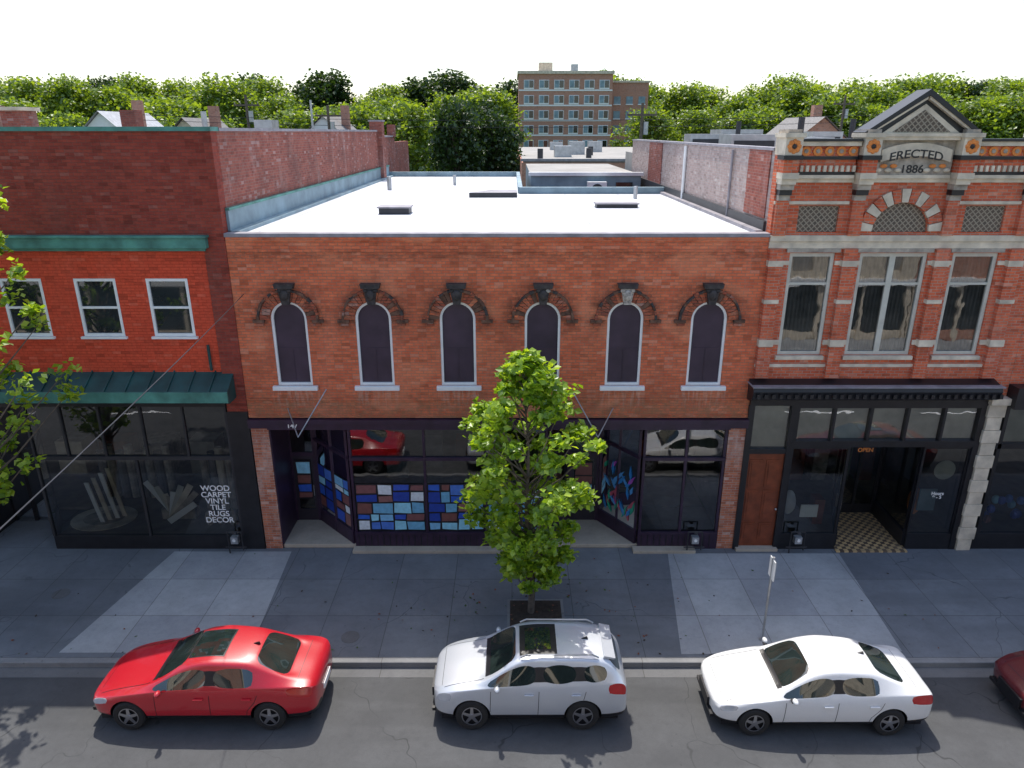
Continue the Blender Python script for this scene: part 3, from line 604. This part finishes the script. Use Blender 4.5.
ss=MB(); ss.box(8.3,8.8,.04,.06,1.0,1.4,'white'); ss.cyl((12.2,.05,2.5),(12.2,.06,2.5),.3,.3,'blind',20); ss.box(12.0,12.5,.6,.64,.9,1.6,'flash'); ss.ball((8.4,1.1,.9),.2,.2,.4,'white'); ss.ball((12.2,1.1,.95),.2,.2,.45,'terra'); ss.box(8.9,9.2,.5,.9,.5,1.3,'wood'); ss.box(9.7,9.75,.6,.9,.9,1.3,'stone')
for k in range(6): ss.box(8.0+k*.8,8.5+k*.8,4.2,4.8,.05,1.5+.4*(k%2),['stoneD','blind','wood'][k%3])
ss.obj('window_display',B)
q=MB()
for k in range(12):
    z=k*.38; ww=.24 if k%2 else .20; q.box(13.12-ww,13.12+ww,-.14-.02*(k%2),.3,z,z+.37,'stone')
q.box(12.86,13.38,-.25,.3,4.56,4.75,'stone'); q.box(VX1,13.38,-.0,.3,4.75,11.2,'brickR'); q.obj('stone_quoin_pilaster',B,bevel=.01)

B=empty('brick_shop_building')
hs=[rect(c-.55,c+.55,5.91,8.4) for c in (14.6,16.6,18.6,20.6)]
holed('front_wall',rect(13.383,22,5.1,11.0),hs,.15,.3,'brickR',B)
w=MB()
for c in (14.6,16.6,18.6,20.6): dh_window(w,c-.545,c+.545,5.915,8.395,.1,'cream','wgl',.08)
w.box(13.383,22,.31,24,4.9,10.6,'gravel'); w.box(13.383,22,-.3,.3,11.0,11.3,'stone'); w.box(13.383,22,-.4,0,4.5,5.1,'black'); w.box(21.7,22,.31,24,0,4.9,'brickS')
w.box(13.4,22,-.05,.1,0,.5,'black'); w.box(13.4,22,-.05,.1,3.2,3.35,'black')
for x in (13.5,15.5,17.5,19.5,21.9): w.box(x-.05,x+.05,-.05,.1,.5,4.5,'black')
w.box(13.4,22,7,7.1,0,5,'int'); w.box(13.4,22,.1,7,.35,.45,'intf'); w.box(13.4,22,.14,.16,3.35,4.5,'blind')
w.obj('facade_parts',B); gl=MB(); gl.sheet((13.4,.01),(22,.01),.5,4.5,'gl'); gl.obj('shop_glass',B,recalc=False)
w=MB()
for k in range(14): w.ball((13.8+random.random()*1.4,.5+random.random()*.5,.6+random.random()*.7),.12,.1,.14,random.choice(pm),8,6)
w.obj('window_goods',B)

# ---------------------------------------------------------------- rear buildings
B=empty('rear_annex_building')
w=MB(); w.box(.9,6.2,17.5,30,0,9.5,'flash'); w.box(.9,6.2,17.5,30,9.5,9.55,'gravel'); w.box(.8,6.3,17.4,17.7,9.5,9.66,'white'); w.box(1.3,2.3,17.42,17.5,7.9,9.0,'wgl'); w.box(5.0,5.8,17.42,17.5,8.2,9.2,'wgl'); w.obj('annex_walls',B)
w=MB(); w.box(3.6,4.5,16.9,17.49,8.55,9.25,'white'); w.cyl((4.05,16.89,8.9),(4.05,16.87,8.9),.27,.27,'darkm',16); w.obj('air_conditioner',B)
B=empty('flat_roof_warehouse')
w=MB(); w.box(.8,32,42,100,0,9.15,'brickF'); w.box(.9,31.9,42.1,99.9,9.15,9.25,'gravel'); w.box(.7,32.1,41.9,42.2,9.25,9.45,'coping')
for x,y,h in ((4,52,1.0),(6,60,1.3),(9,70,1.2),(5,80,1.0),(12,55,1.3),(15,66,1.0)): w.box(x,x+1.6,y,y+1.4,9.25,9.25+h,'metal')
for x,y in ((2.5,48),(7,50),(8,58)): w.cyl((x,y,9.2),(x,y,10.1),.25,.25,'darkm')
w.obj('warehouse_walls_and_roof',B)
B=empty('brick_apartment_building')
w=MB(); w.box(1.5,22,150,170,0,23.4,'brickF'); w.box(1.2,22.3,149.7,170.3,23.4,24,'stone'); w.box(22,31,156,172,0,22,'brickF'); w.box(21.9,31.2,155.7,172,22,22.4,'stone')
w.box(6,9,154,158,24,26,'stone'); w.box(13,14.5,152,154,24,25.5,'metal')
for fl in range(7):
    z=2+fl*3.1
    w.box(1.5,22,149.9,150,z-.65,z-.35,'white')
    for k in range(6):
        x=2.6+k*3.3; w.box(x,x+2.2,149.85,149.95,z-.3,z+1.6,'white'); w.box(x+.12,x+1.05,149.8,149.86,z+.02,z+1.48,'flash'); w.box(x+1.17,x+2.08,149.8,149.86,z+.02,z+1.48,'wgl')
    if fl<6:
        for k in range(3): x=23.2+k*2.8; w.box(x,x+1.5,155.9,156,z,z+1.6,'flash'); w.box(x-.1,x+1.6,155.8,155.9,z-.2,z,'white')
w.obj('apartment_walls_and_windows',B)
M['shing']=plain('grey_shingles',(.22,.21,.2),.9,var=.25,scale=5); M['shing2']=plain('pale_roof',(.42,.43,.45),.8,var=.2)
def house(x,y,wd,dp,h,rh,wm,rm):
    B=empty('suburban_house'); w=MB(); w.box(x,x+wd,y,y+dp,0,h,wm)
    w.xz([(x,h),(x+wd,h),(x+wd/2,h+rh)],y,y+dp,wm)
    for sg in (0,1):
        a=(x-.4,h-.3) if sg==0 else (x+wd+.4,h-.3); b=(x+wd/2,h+rh+.12); w.poly([(a[0],y-.4,a[1]),(a[0],y+dp+.4,a[1]),(b[0],y+dp+.4,b[1]),(b[0],y-.4,b[1])],[(0,1,2,3)],rm)
    for k in range(3):
        for z in (1.2,h-2.2): w.box(x+wd*(k+.3)/3,x+wd*(k+.3)/3+1.1,y-.05,y,z,z+1.5,'wgl')
    w.box(x+wd*.6,x+wd*.6+.8,y+dp*.5,y+dp*.5+.8,h,h+rh+1.2,'brickF'); w.obj('house_walls_and_roof',B,recalc=False)
house(-42,52,8,9,9.6,3.6,'white','shing2'); house(-33,50,7,8,9.2,3.4,'stone','shing'); house(-62,60,9,10,9,4,'brickF','shing2'); house(-24,60,9,9,9,4.0,'white','shing'); house(52,96,12,10,9,4.2,'white','shing'); house(24,50,8,9,9.5,3.2,'brickF','shing')
w=MB(); w.box(-18.2,-17.4,9,9.8,10.7,12.2,'brickS'); w.box(-18.3,-17.3,8.9,9.9,12.2,12.32,'stone'); w.cyl((-13,14,10.7),(-13,14,12.3),.12,.12,'metal'); w.box(-11.6,-10.8,16,17,10.7,12.0,'metal'); w.box(-15.5,-14.9,12,12.6,10.7,12.3,'brickS'); w.cyl((-9.5,18,10.7),(-9.5,18,12.9),.05,.05,'metal'); w.obj('rooftop_chimneys')
def upole(x,y,h):
    w=MB(); w.cyl((x,y,-.1),(x,y,h),.16,.11,'bark',10); w.box(x-1.1,x+1.1,y-.06,y+.06,h-.9,h-.75,'bark')
    for k in (-1,-.5,.5,1): w.cyl((x+k,y,h-.75),(x+k,y,h-.55),.04,.04,'stoneD',6)
    w.cyl((x+.3,y,h-2.2),(x+.3,y,h-1.3),.2,.2,'metal',10); w.obj('utility_pole')
upole(-23,48,14.5); upole(-15.5,46,13.6); upole(9.6,38,13.5); upole(34,60,15); upole(-4.0,-18.6,9.0)

# opposite side of the street (behind the viewpoint; seen in reflections)
xx=-42
for k,(wd,h,mt) in enumerate(((12,8,'brickF'),(14,9.5,'stone'),(12,7.5,'brickF'),(14,9,'stone'),(13,8,'stone'),(14,9,'brickF'))):
    B=empty('opposite_commercial_building'); hs=[]; n=int(wd/2.6)
    for j in range(n): c=xx+(j+.5)*wd/n; hs.append(rect(c-.55,c+.55,h-4,h-2))
    holed('front_wall',rect(xx,xx+wd-.05,3.6,h),hs,-22.15,.3,mt,B)
    w=MB(); w.box(xx,xx+wd-.05,-34,-22.32,3.6,h-.4,'gravel'); w.box(xx,xx+wd-.05,-22.4,-21.9,h,h+.2,'stone'); w.box(xx,xx+wd-.05,-22.3,-21.8,3.2,3.6,'white'); w.box(xx,xx+wd-.05,-22.4,-22.2,0,3.2,'wgl')
    for j in range(n+1): c=xx+.1+j*(wd-.3)/n; w.box(c-.1,c+.1,-22.2,-22.0,0,3.2,'stone')
    w.box(xx,xx+wd-.05,-22.2,-22.05,0,.5,mt); w.obj('facade_parts',B); xx+=wd

# ---------------------------------------------------------------- trees
def leaves(P,size,up=.5):
    n=len(P); nr=rng.normal(size=(n,3)); nr[:,2]=np.abs(nr[:,2])+up; nr/=np.linalg.norm(nr,axis=1)[:,None]
    a=np.cross(nr,rng.normal(size=(n,3))); a/=np.linalg.norm(a,axis=1)[:,None]; b=np.cross(nr,a)
    s=size*rng.uniform(.6,1.25,size=(n,1))
    return np.stack([P-a*s*.55,P+b*s*.42+nr*s*.1,P+a*s*.6,P-b*s*.42+nr*s*.1],1).reshape(-1,3)
def tree(name,base,H,prof,nclump,nleaf,lsize,lmat,zlow,lean=(0,0),cr=.38,trunk=.09,seed=1,flat=.75):
    global rng
    rng=np.random.default_rng(seed); random.seed(seed)
    mb=MB(); zs=np.linspace(0,H*.93,9); pts=[Vector((lean[0]*(z/H)+.05*math.sin(z*1.7),lean[1]*(z/H)+.05*math.cos(z*1.3),z)) for z in zs]
    for i in range(8): mb.cyl(pts[i],pts[i+1],trunk*(1-i/8.5),trunk*(1-(i+1)/8.5),'bark',9)
    Ps=[]
    for k in range(nclump):
        z=zlow+(H*.98-zlow)*((k+random.random())/nclump); r=prof(z/H); th=k*2.39996+random.uniform(-.4,.4); rr=r*math.sqrt(random.uniform(.15,1.0))*random.uniform(.8,1.2)
        ax=Vector((lean[0]*(z/H),lean[1]*(z/H),0)); c=ax+Vector((rr*math.cos(th),rr*math.sin(th),z))
        zb=max(zlow*.5,z-rr*.9-.2); zb=min(zb,H*.9); a=Vector((lean[0]*(zb/H),lean[1]*(zb/H),zb)); m=(a+c)/2+Vector((0,0,-.08*rr)); tr=trunk*.28
        mb.cyl(a,m,tr,tr*.6,'bark',5); mb.cyl(m,c,tr*.6,tr*.2,'bark',5)
        cs=cr*random.uniform(.6,1.25); n=int(nleaf*random.uniform(.6,1.3))
        d=rng.normal(size=(n,3)); d/=np.linalg.norm(d,axis=1)[:,None]; d*= (rng.uniform(0,1,size=(n,1))**.5)*cs*rng.uniform(.8,1.35,size=(n,1)); d[:,2]*=flat
        Ps.append(np.array(c)+d)
    P=np.concatenate(Ps); v=leaves(P,lsize); n=len(P); o=len(mb.v)
    mb.v+= [tuple(p) for p in v.tolist()]; i=mb.mi(lmat)
    mb.f+= [[o+4*k,o+4*k+1,o+4*k+2,o+4*k+3] for k in range(n)]; mb.m+=[i]*n
    ob=mb.obj(name,None,recalc=False); ob.location=base; return ob
M['leafA']=leafmat('maple_leaves',[(.09,.18,.013),(.20,.34,.025),(.32,.48,.04),(.45,.60,.06)],.5)
M['leafB']=leafmat('dark_leaves',[(.02,.045,.012),(.035,.075,.016),(.055,.105,.02)],.3)
M['leafC']=leafmat('yellow_green_leaves',[(.08,.14,.02),(.15,.24,.03),(.24,.34,.045)],.5)
def prof1(t):
    if t<.15: return .4
    if t<.5: return .6+(t-.15)*2.5
    if t<.76: return 1.46+.25*math.sin((t-.5)*12)
    return max(.12,1.5*(1-((t-.72)/.29)**1.15))
tree('street_tree',(.48,-3.0,0),6.95,prof1,100,105,.165,'leafA',1.0,lean=(-.22,0),seed=5,cr=.35,flat=.55)
def prof2(t): return 2.2*math.sin(math.pi*min(1,max(.05,(t-.2)/.85)))**.5 if t>.2 else .4
tree('street_tree',(-13.4,-3.2,0),11.2,prof2,105,55,.16,'leafA',2.6,cr=.36,seed=9,trunk=.14,lean=(1.3,0))
g=MB(); g.box(-.05,1.25,-3.75,-2.5,.005,.013,'soil'); g.box(-.12,1.32,-3.82,-2.43,.0,.006,'curb'); g.obj('tree_pit')

D=empty('distant_trees')
def profr(t): return 4.6*math.sin(math.pi*min(1,max(.03,(t-.12)/.9)))**.55
var=[]
for k,lm in enumerate(('leafC','leafC','leafB','leafC')):
    ob=tree('tree_variant',(0,0,0),15,profr,80,120,.5,lm,3,cr=1.7,seed=20+k,trunk=.35); var.append(ob.data); bpy.data.objects.remove(ob)
random.seed(3)
def put(x,y,s,k,parent=D,name='tree',sx=1):
    ob=bpy.data.objects.new(name,var[k]); ob.location=(x,y,-.1); ob.rotation_euler=(0,0,random.uniform(0,6.28)); ob.scale=(sx*s*random.uniform(.9,1.2),sx*s*random.uniform(.9,1.2),s); col.objects.link(ob); ob.parent=parent
for k in range(34):
    x=-125+k*8+random.uniform(-2,2)
    if -2<x<38: continue
    put(x,128+random.uniform(-12,12),random.uniform(1.05,1.4),random.choice((0,1,3)))
for k in range(52): put(-200+k*8,190+random.uniform(-12,14),random.uniform(1.35,1.75),random.choice((0,1,3,2)))
for k in range(12): put(-82+k*6.2+random.uniform(-2,2),74+random.uniform(-6,10),random.uniform(.8,1.02),random.choice((0,1,3)))
for k in range(11): put(24+k*7+random.uniform(-2,2),112+random.uniform(-6,6),random.uniform(.95,1.15),random.choice((0,1,3)))
for x,y,s in ((-5.6,56,.93),(-1.6,58,.86),(-3.6,62,.95)): put(x,y,s,2,None,'shade_tree',.72)

# ---------------------------------------------------------------- cars
def lerp(a,b,t): return (a[0]+(b[0]-a[0])*t,a[1]+(b[1]-a[1])*t)
SED=[(0,.52,.28,.50,.46,.60,.38,.62,.64),(.10,.76,.20,.54,.70,.66,.56,.69,.71),(.5,.88,.19,.66,.83,.77,.66,.81,.84),(1.05,.91,.19,.72,.86,.86,.70,.90,.94),(1.42,.91,.19,.76,.87,.92,.74,.97,1.01),
 (2.1,.91,.19,.78,.86,.94,.62,1.35,1.41),(2.58,.91,.19,.79,.86,.95,.63,1.40,1.46),(2.68,.91,.19,.79,.86,.95,.63,1.40,1.46),(3.3,.91,.19,.81,.86,.97,.61,1.36,1.43),(3.52,.91,.19,.82,.86,.98,.59,1.31,1.38),
 (4.2,.89,.2,.82,.82,1.0,.66,1.04,1.07),(4.6,.85,.22,.80,.78,.98,.62,1.0,1.02),(4.74,.78,.26,.74,.70,.94,.56,.955,.965),(4.82,.62,.3,.66,.56,.80,.46,.82,.83)]
SUV=[(0,.54,.3,.60,.5,.74,.42,.78,.80),(.1,.78,.22,.64,.72,.82,.6,.86,.88),(.45,.89,.2,.74,.84,.92,.68,.97,1.0),(.95,.91,.2,.82,.87,1.0,.72,1.05,1.08),(1.2,.91,.2,.86,.88,1.04,.76,1.10,1.13),
 (1.85,.91,.2,.88,.87,1.06,.66,1.52,1.57),(2.3,.91,.2,.88,.87,1.07,.67,1.57,1.62),(2.4,.91,.2,.88,.87,1.07,.67,1.57,1.62),(3.2,.91,.2,.9,.87,1.1,.66,1.56,1.61),(3.3,.91,.2,.9,.87,1.1,.66,1.555,1.605),
 (3.85,.9,.2,.92,.85,1.14,.63,1.51,1.56),(4.15,.88,.24,.92,.81,1.14,.68,1.2,1.22),(4.25,.84,.28,.86,.78,1.04,.64,1.07,1.08),(4.32,.7,.32,.7,.64,.85,.5,.88,.89)]
def car(name,ST,x,y,pcol,kind,sunroof=True,metal=0,scale=1,zs=1):
    E=empty(name,(x,y,-.14)); E.scale=(scale,scale,scale*zs)
    pm_=paint(name+'_paint',pcol,metal); mats=[pm_,M['carg'],M['black'],M['lamp'],M['tail'],M['tyre']]
    rings=[]
    for (sx,w,zb,zsh,wb,zbelt,wr,zr,zt) in ST:
        p4=(wb,zbelt);p5=(wr,zr)
        h=[(0,zb),(w*.86,zb),(w*.985,zb+.13),(w,zsh),p4,lerp(p4,p5,.06),lerp(p4,p5,.87),p5,(wr-.07,zr+(zt-zr)*.45),(wr*.5,zt-.012),(0,zt)]
        rings.append([(sx,a,b) for a,b in h]+[(sx,-a,b) for a,b in h[9:0:-1]])
    v=[p for r in rings for p in r]; f=[];mi=[]; n=20
    ns=len(ST)
    side={4,5,7,8} if kind=='sedan' else {4,5,7,9}
    ws={4}; rw={9} if kind=='sedan' else {10}
    for i in range(ns-1):
        for k in range(n):
            seg=k if k<10 else 19-k
            f.append((i*n+k,i*n+(k+1)%n,(i+1)*n+(k+1)%n,(i+1)*n+k)); m=0
            if seg in (0,1): m=2
            if seg==5 and i in side: m=1
            if seg==5 and i in ({6} if kind=='sedan' else {6,8}): m=2
            if seg in (8,9) and i in ws|rw: m=1
            if seg==3 and i==1: m=3
            if seg==3 and i in (ns-4,ns-3): m=4
            mi.append(m)
    f.append(tuple(range(n-1,-1,-1)));mi.append(0); f.append(tuple(range((ns-1)*n,ns*n)));mi.append(0)
    me=bpy.data.meshes.new('body'); me.from_pydata(v,[],f)
    for m in mats: me.materials.append(m)
    me.polygons.foreach_set('material_index',mi)
    bm=bmesh.new(); bm.from_mesh(me); bmesh.ops.recalc_face_normals(bm,faces=bm.faces)
    cl=bm.edges.layers.float.new('crease_edge')
    for e in bm.edges:
        ms={fa.material_index for fa in e.link_faces}
        if len(ms)>1 and (1 in ms): e[cl]=.55
        if len(ms)>1 and (3 in ms or 4 in ms): e[cl]=.8
    bm.to_mesh(me); bm.free()
    o=bpy.data.objects.new('body',me); col.objects.link(o)
    s=o.modifiers.new('s','SUBSURF'); s.levels=3; s.render_levels=3
    Lc=ST[-1][0]; wh=[.88,Lc-1.0] ; R=.335 if kind=='sedan' else .36
    cuts=[]
    for wx_ in wh:
        for sg in (-1,1):
            c=MB(); c.cyl((wx_,sg*.62,R),(wx_,sg*1.1,R),R+.055,R+.055,M['black'],32); co_=c.obj('c'); 
            co_.data.materials.clear()
            for m in mats: co_.data.materials.append(m)
            co_.data.polygons.foreach_set('material_index',[2]*len(co_.data.polygons))
            bo=o.modifiers.new('b','BOOLEAN'); bo.object=co_; bo.operation='DIFFERENCE'; bo.solver='EXACT'; cuts.append(co_)
    bpy.context.view_layer.update()
    me2=bpy.data.meshes.new_from_object(o.evaluated_get(bpy.context.evaluated_depsgraph_get()))
    bpy.data.objects.remove(o)
    for c in cuts: bpy.data.objects.remove(c)
    me2.polygons.foreach_set('use_smooth',[True]*len(me2.polygons))
    try: me2.set_sharp_from_angle(angle=math.radians(50))
    except Exception: pass
    o=bpy.data.objects.new('body',me2); col.objects.link(o); o.parent=E
    bv=BVHTree.FromPolygons([q.co.copy() for q in me2.vertices],[tuple(p.vertices) for p in me2.polygons])
    X=MB()
    def drape(x0,x1,y0,y1,mat,off=.006,nx=8,ny=8):
        g=[[None]*(ny+1) for _ in range(nx+1)]
        for i in range(nx+1):
            for j in range(ny+1):
                px=x0+(x1-x0)*i/nx;py=y0+(y1-y0)*j/ny; h=bv.ray_cast(Vector((px,py,3)),Vector((0,0,-1)))
                g[i][j]=(h[0]+h[1]*off) if h[0] else Vector((px,py,.9))
        vs=[p for r in g for p in r]; X.poly(vs,[(i*(ny+1)+j,(i+1)*(ny+1)+j,(i+1)*(ny+1)+j+1,i*(ny+1)+j+1) for i in range(nx) for j in range(ny)],mat)
    def seam(pts,sg,w=.006,mat='black',off=.003):
        for (xa,za),(xb,zb_) in zip(pts[:-1],pts[1:]):
            m=10; L_=[]
            for t in range(m+1):
                px=xa+(xb-xa)*t/m;pz=za+(zb_-za)*t/m; d=Vector((xb-xa,0,zb_-za)).normalized(); nn=Vector((-d.z,0,d.x))*w
                for s_ in (-1,1):
                    q=Vector((px,0,pz))+nn*s_; h=bv.ray_cast(Vector((q.x,sg*2,q.z)),Vector((0,-sg,0))); L_.append((h[0]+h[1]*off) if h[0] else Vector((q.x,sg*.9,q.z)))
            X.poly(L_,[(2*t,2*t+1,2*t+3,2*t+2) for t in range(m)],mat)
    a,b,c_=(1.5,2.63,3.5) if kind=='sedan' else (1.3,2.35,3.25)
    zbt=.86 if kind=='sedan' else .98
    for sg in (-1,1):
        for xq in (a,b): seam([(xq,zbt),(xq-.02,.36)],sg)
        seam([(c_+.12,zbt),(c_+.05,.7),(c_-.12,.5),(c_-.15,.36)],sg); seam([(a,.33),(c_-.15,.33)],sg,.012)
        for xq in (b-.22,c_-.1): X.box(xq-.1,xq+.1,sg*.925-.018,sg*.925+.018,zbt-.09,zbt-.06,pm_)
        X.ball((a+.14,sg*.98,zbt+.12),.06,.09,.055,pm_,14,10); X.box(a+.08,a+.16,min(sg*.86,sg*.96),max(sg*.86,sg*.96),zbt+.06,zbt+.10,'black')
    drape(a-.12,a-.02,-.62,.62,'black',.004,3,10)
    for sg in (-1,1):
        drape(.28,a-.15,sg*.66-.006,sg*.66+.006,'black',.003,12,1)
        X.cyl((a-.02,.1+sg*.3-.1,ST[4][8]-.0),(a+.42,.25+sg*.3-.1,ST[4][8]+.27),.008,.006,'black',5)
    drape(.22,.228,-.6,.6,'black',.003,1,8)
    if sunroof:
        if kind=='sedan': drape(2.10,2.86,-.43,.43,'black',.004); drape(2.13,2.83,-.40,.40,'carg',.008)
        else: drape(1.93,2.75,-.50,.50,'black',.004); drape(2.05,2.62,-.36,.36,'carg',.008)
    if kind=='suv':
        for sg in (-1,1):
            zt=1.60
            X.cyl((1.95,sg*.59,zt-.02),(2.1,sg*.595,zt+.045),.018,.018,'metal'); X.cyl((2.1,sg*.595,zt+.045),(3.5,sg*.585,zt+.045),.018,.018,'metal'); X.cyl((3.5,sg*.585,zt+.045),(3.65,sg*.58,zt-.03),.018,.018,'metal')
        X.xz([(3.75,1.53),(3.98,1.50),(4.02,1.53),(3.78,1.58)],-.55,.55,pm_)
    else: drape(Lc-.42,Lc-.412,-.6,.6,'black',.003,1,8)
    X.xz([(3.3,1.40 if kind=='sedan' else 1.59),(3.48,1.38 if kind=='sedan' else 1.58),(3.45,1.45 if kind=='sedan' else 1.65)],-.015,.015,'black')
    zb2=.5 if kind=='sedan' else .6
    X.box(-.035,.02,-.35,.35,zb2-.16,zb2+.05,'black'); X.box(Lc-.03,Lc+.02,-.26,.26,zb2,zb2+.13,'white'); X.box(-.02,.06,-.6,.6,.26,.33,'black')
    X.box(.2,Lc-.2,-.7,.7,.15,.24,'black')
    X.obj('trim',E,recalc=False)
    W=MB()
    for wx_ in wh:
        for sg in (-1,1):
            yo=sg*.89; yi=sg*.68; prof=[(R*.62,yo-sg*.01),(R*.66,yo),(R*.9,yo),(R,yo-sg*.035),(R,yi+sg*.03),(R*.9,yi),(.05,yi)]
            nn=28; vs=[]
            for t in range(nn):
                an=2*math.pi*t/nn
                for r,yy in prof: vs.append((wx_+r*math.cos(an),yy,R+r*math.sin(an)))
            mm=len(prof); W.poly(vs,[(t*mm+k,((t+1)%nn)*mm+k,((t+1)%nn)*mm+k+1,t*mm+k+1) for t in range(nn) for k in range(mm-1)],'tyre')
            W.cyl((wx_,yo-sg*.06,R),(wx_,yo-sg*.07,R),R*.64,R*.64,'black',24); W.cyl((wx_,yo-sg*.05,R),(wx_,yo-sg*.005,R),.06,.045,'rim',12)
            for t in range(24):
                a0=2*math.pi*t/24;a1=2*math.pi*(t+1)/24
                q=[(wx_+r*math.cos(an),yo-sg*.012,R+r*math.sin(an)) for r,an in ((R*.56,a0),(R*.65,a0),(R*.65,a1),(R*.56,a1))]; W.poly(q,[(0,1,2,3)],'rim')
            for t in range(5):
                an=2*math.pi*t/5+.3; dx,dz=math.cos(an),math.sin(an); px,pz=-dz*.04,dx*.04
                q=[(wx_+dx*.04-px,yo-sg*.012,R+dz*.04-pz),(wx_+dx*R*.6-px*.7,yo-sg*.02,R+dz*R*.6-pz*.7),(wx_+dx*R*.6+px*.7,yo-sg*.02,R+dz*R*.6+pz*.7),(wx_+dx*.04+px,yo-sg*.012,R+dz*.04+pz)]
                W.poly(q,[(0,1,2,3)],'rim')
    W.obj('wheels',E,smooth=False,recalc=False)
    return E
car('parked_car',SED,-8.70,-5.74,(.52,.010,.022),'sedan',scale=.98,zs=1.07)
car('parked_suv',SUV,-1.64,-5.78,(.62,.65,.69),'suv',metal=.35,scale=.93,zs=1.1)
car('parked_car',SED,4.10,-5.93,(.82,.82,.81),'sedan',sunroof=False,scale=.93,zs=1.06)
car('parked_car',SED,10.55,-6.0,(.12,.01,.015),'sedan')

# ---------------------------------------------------------------- street furniture
w=MB(); w.cyl((6.0,-4.0,0),(6.0,-4.0,2.3),.03,.03,'metal',8); w.box(5.985,6.0,-4.16,-3.84,1.75,2.25,'white'); w.box(6.002,6.012,-4.16,-3.84,1.75,2.25,'metal'); w.cyl((6,-4,0),(6,-4,.03),.08,.08,'metal'); w.obj('parking_sign')
def meter(x,y):
    w=MB(); w.box(x-.10,x+.10,y-.08,y+.08,.35,.56,'metal'); w.cyl((x,y-.09,.47),(x,y-.10,.47),.05,.05,'white',12); w.cyl((x-.2,y,0),(x-.2,y,.7),.02,.02,'darkm'); w.cyl((x-.2,y,.7),(x+.2,y,.7),.02,.02,'darkm'); w.cyl((x+.2,y,.7),(x+.2,y,.1),.02,.02,'darkm'); w.cyl((x-.3,y,.2),(x+.3,y,.2),.02,.02,'darkm'); w.ball((x+.02,y,.66),.06,.06,.04,'darkm',10,6); w.obj('gas_meter')
meter(5.25,-.28); meter(-7.95,-.28); meter(8.2,-.28)
def cable(name,p,q,sag,r=.012):
    p=Vector(p);q=Vector(q); w=MB(); n=16; last=p
    for i in range(1,n+1):
        t=i/n; c=p.lerp(q,t)-Vector((0,0,sag*4*t*(1-t))); w.cyl(last,c,r,r,'darkm',5); last=c
    w.obj(name)
cable('overhead_cable',(-6.9,-.02,7.55),(-4.0,-18.6,8.1),.12,.009)
cable('overhead_cable',(-33,46,12.9),(33,46,12.9),.5,.02); cable('overhead_cable',(-33,46,12.5),(33,46,12.4),.6,.02)

# ---------------------------------------------------------------- light, sky, camera
el=math.radians(63); az=math.radians(-10)
S=Vector((math.sin(az)*math.cos(el),math.cos(az)*math.cos(el),math.sin(el)))
sd=bpy.data.lights.new('sun','SUN'); sd.energy=4.6; sd.angle=math.radians(.5); sd.color=(1,.95,.87)
so=bpy.data.objects.new('sun',sd); so.rotation_euler=S.to_track_quat('Z','Y').to_euler(); so.location=(0,0,60); col.objects.link(so)
wd=bpy.data.worlds.new('World'); sc.world=wd; wd.use_nodes=True; nt=wd.node_tree
sk=nt.nodes.new('ShaderNodeTexSky'); sk.sky_type='NISHITA'; sk.sun_disc=False; sk.sun_elevation=el; sk.sun_rotation=az; sk.air_density=1.0; sk.dust_density=2.0; sk.ozone_density=.6
bg=nt.nodes['Background']; bg.inputs[1].default_value=.25; nt.links.new(sk.outputs[0],bg.inputs[0])
cd=bpy.data.cameras.new('camera'); cd.lens=36*710/1024; cd.sensor_width=36; cd.clip_end=3000; cd.clip_start=.1
co=bpy.data.objects.new('camera',cd); co.location=(0,-18,11.48); co.rotation_euler=(math.radians(90-19.54),0,0); col.objects.link(co); sc.camera=co
sc.view_settings.view_transform='Standard'; sc.view_settings.look='None'; sc.view_settings.exposure=0
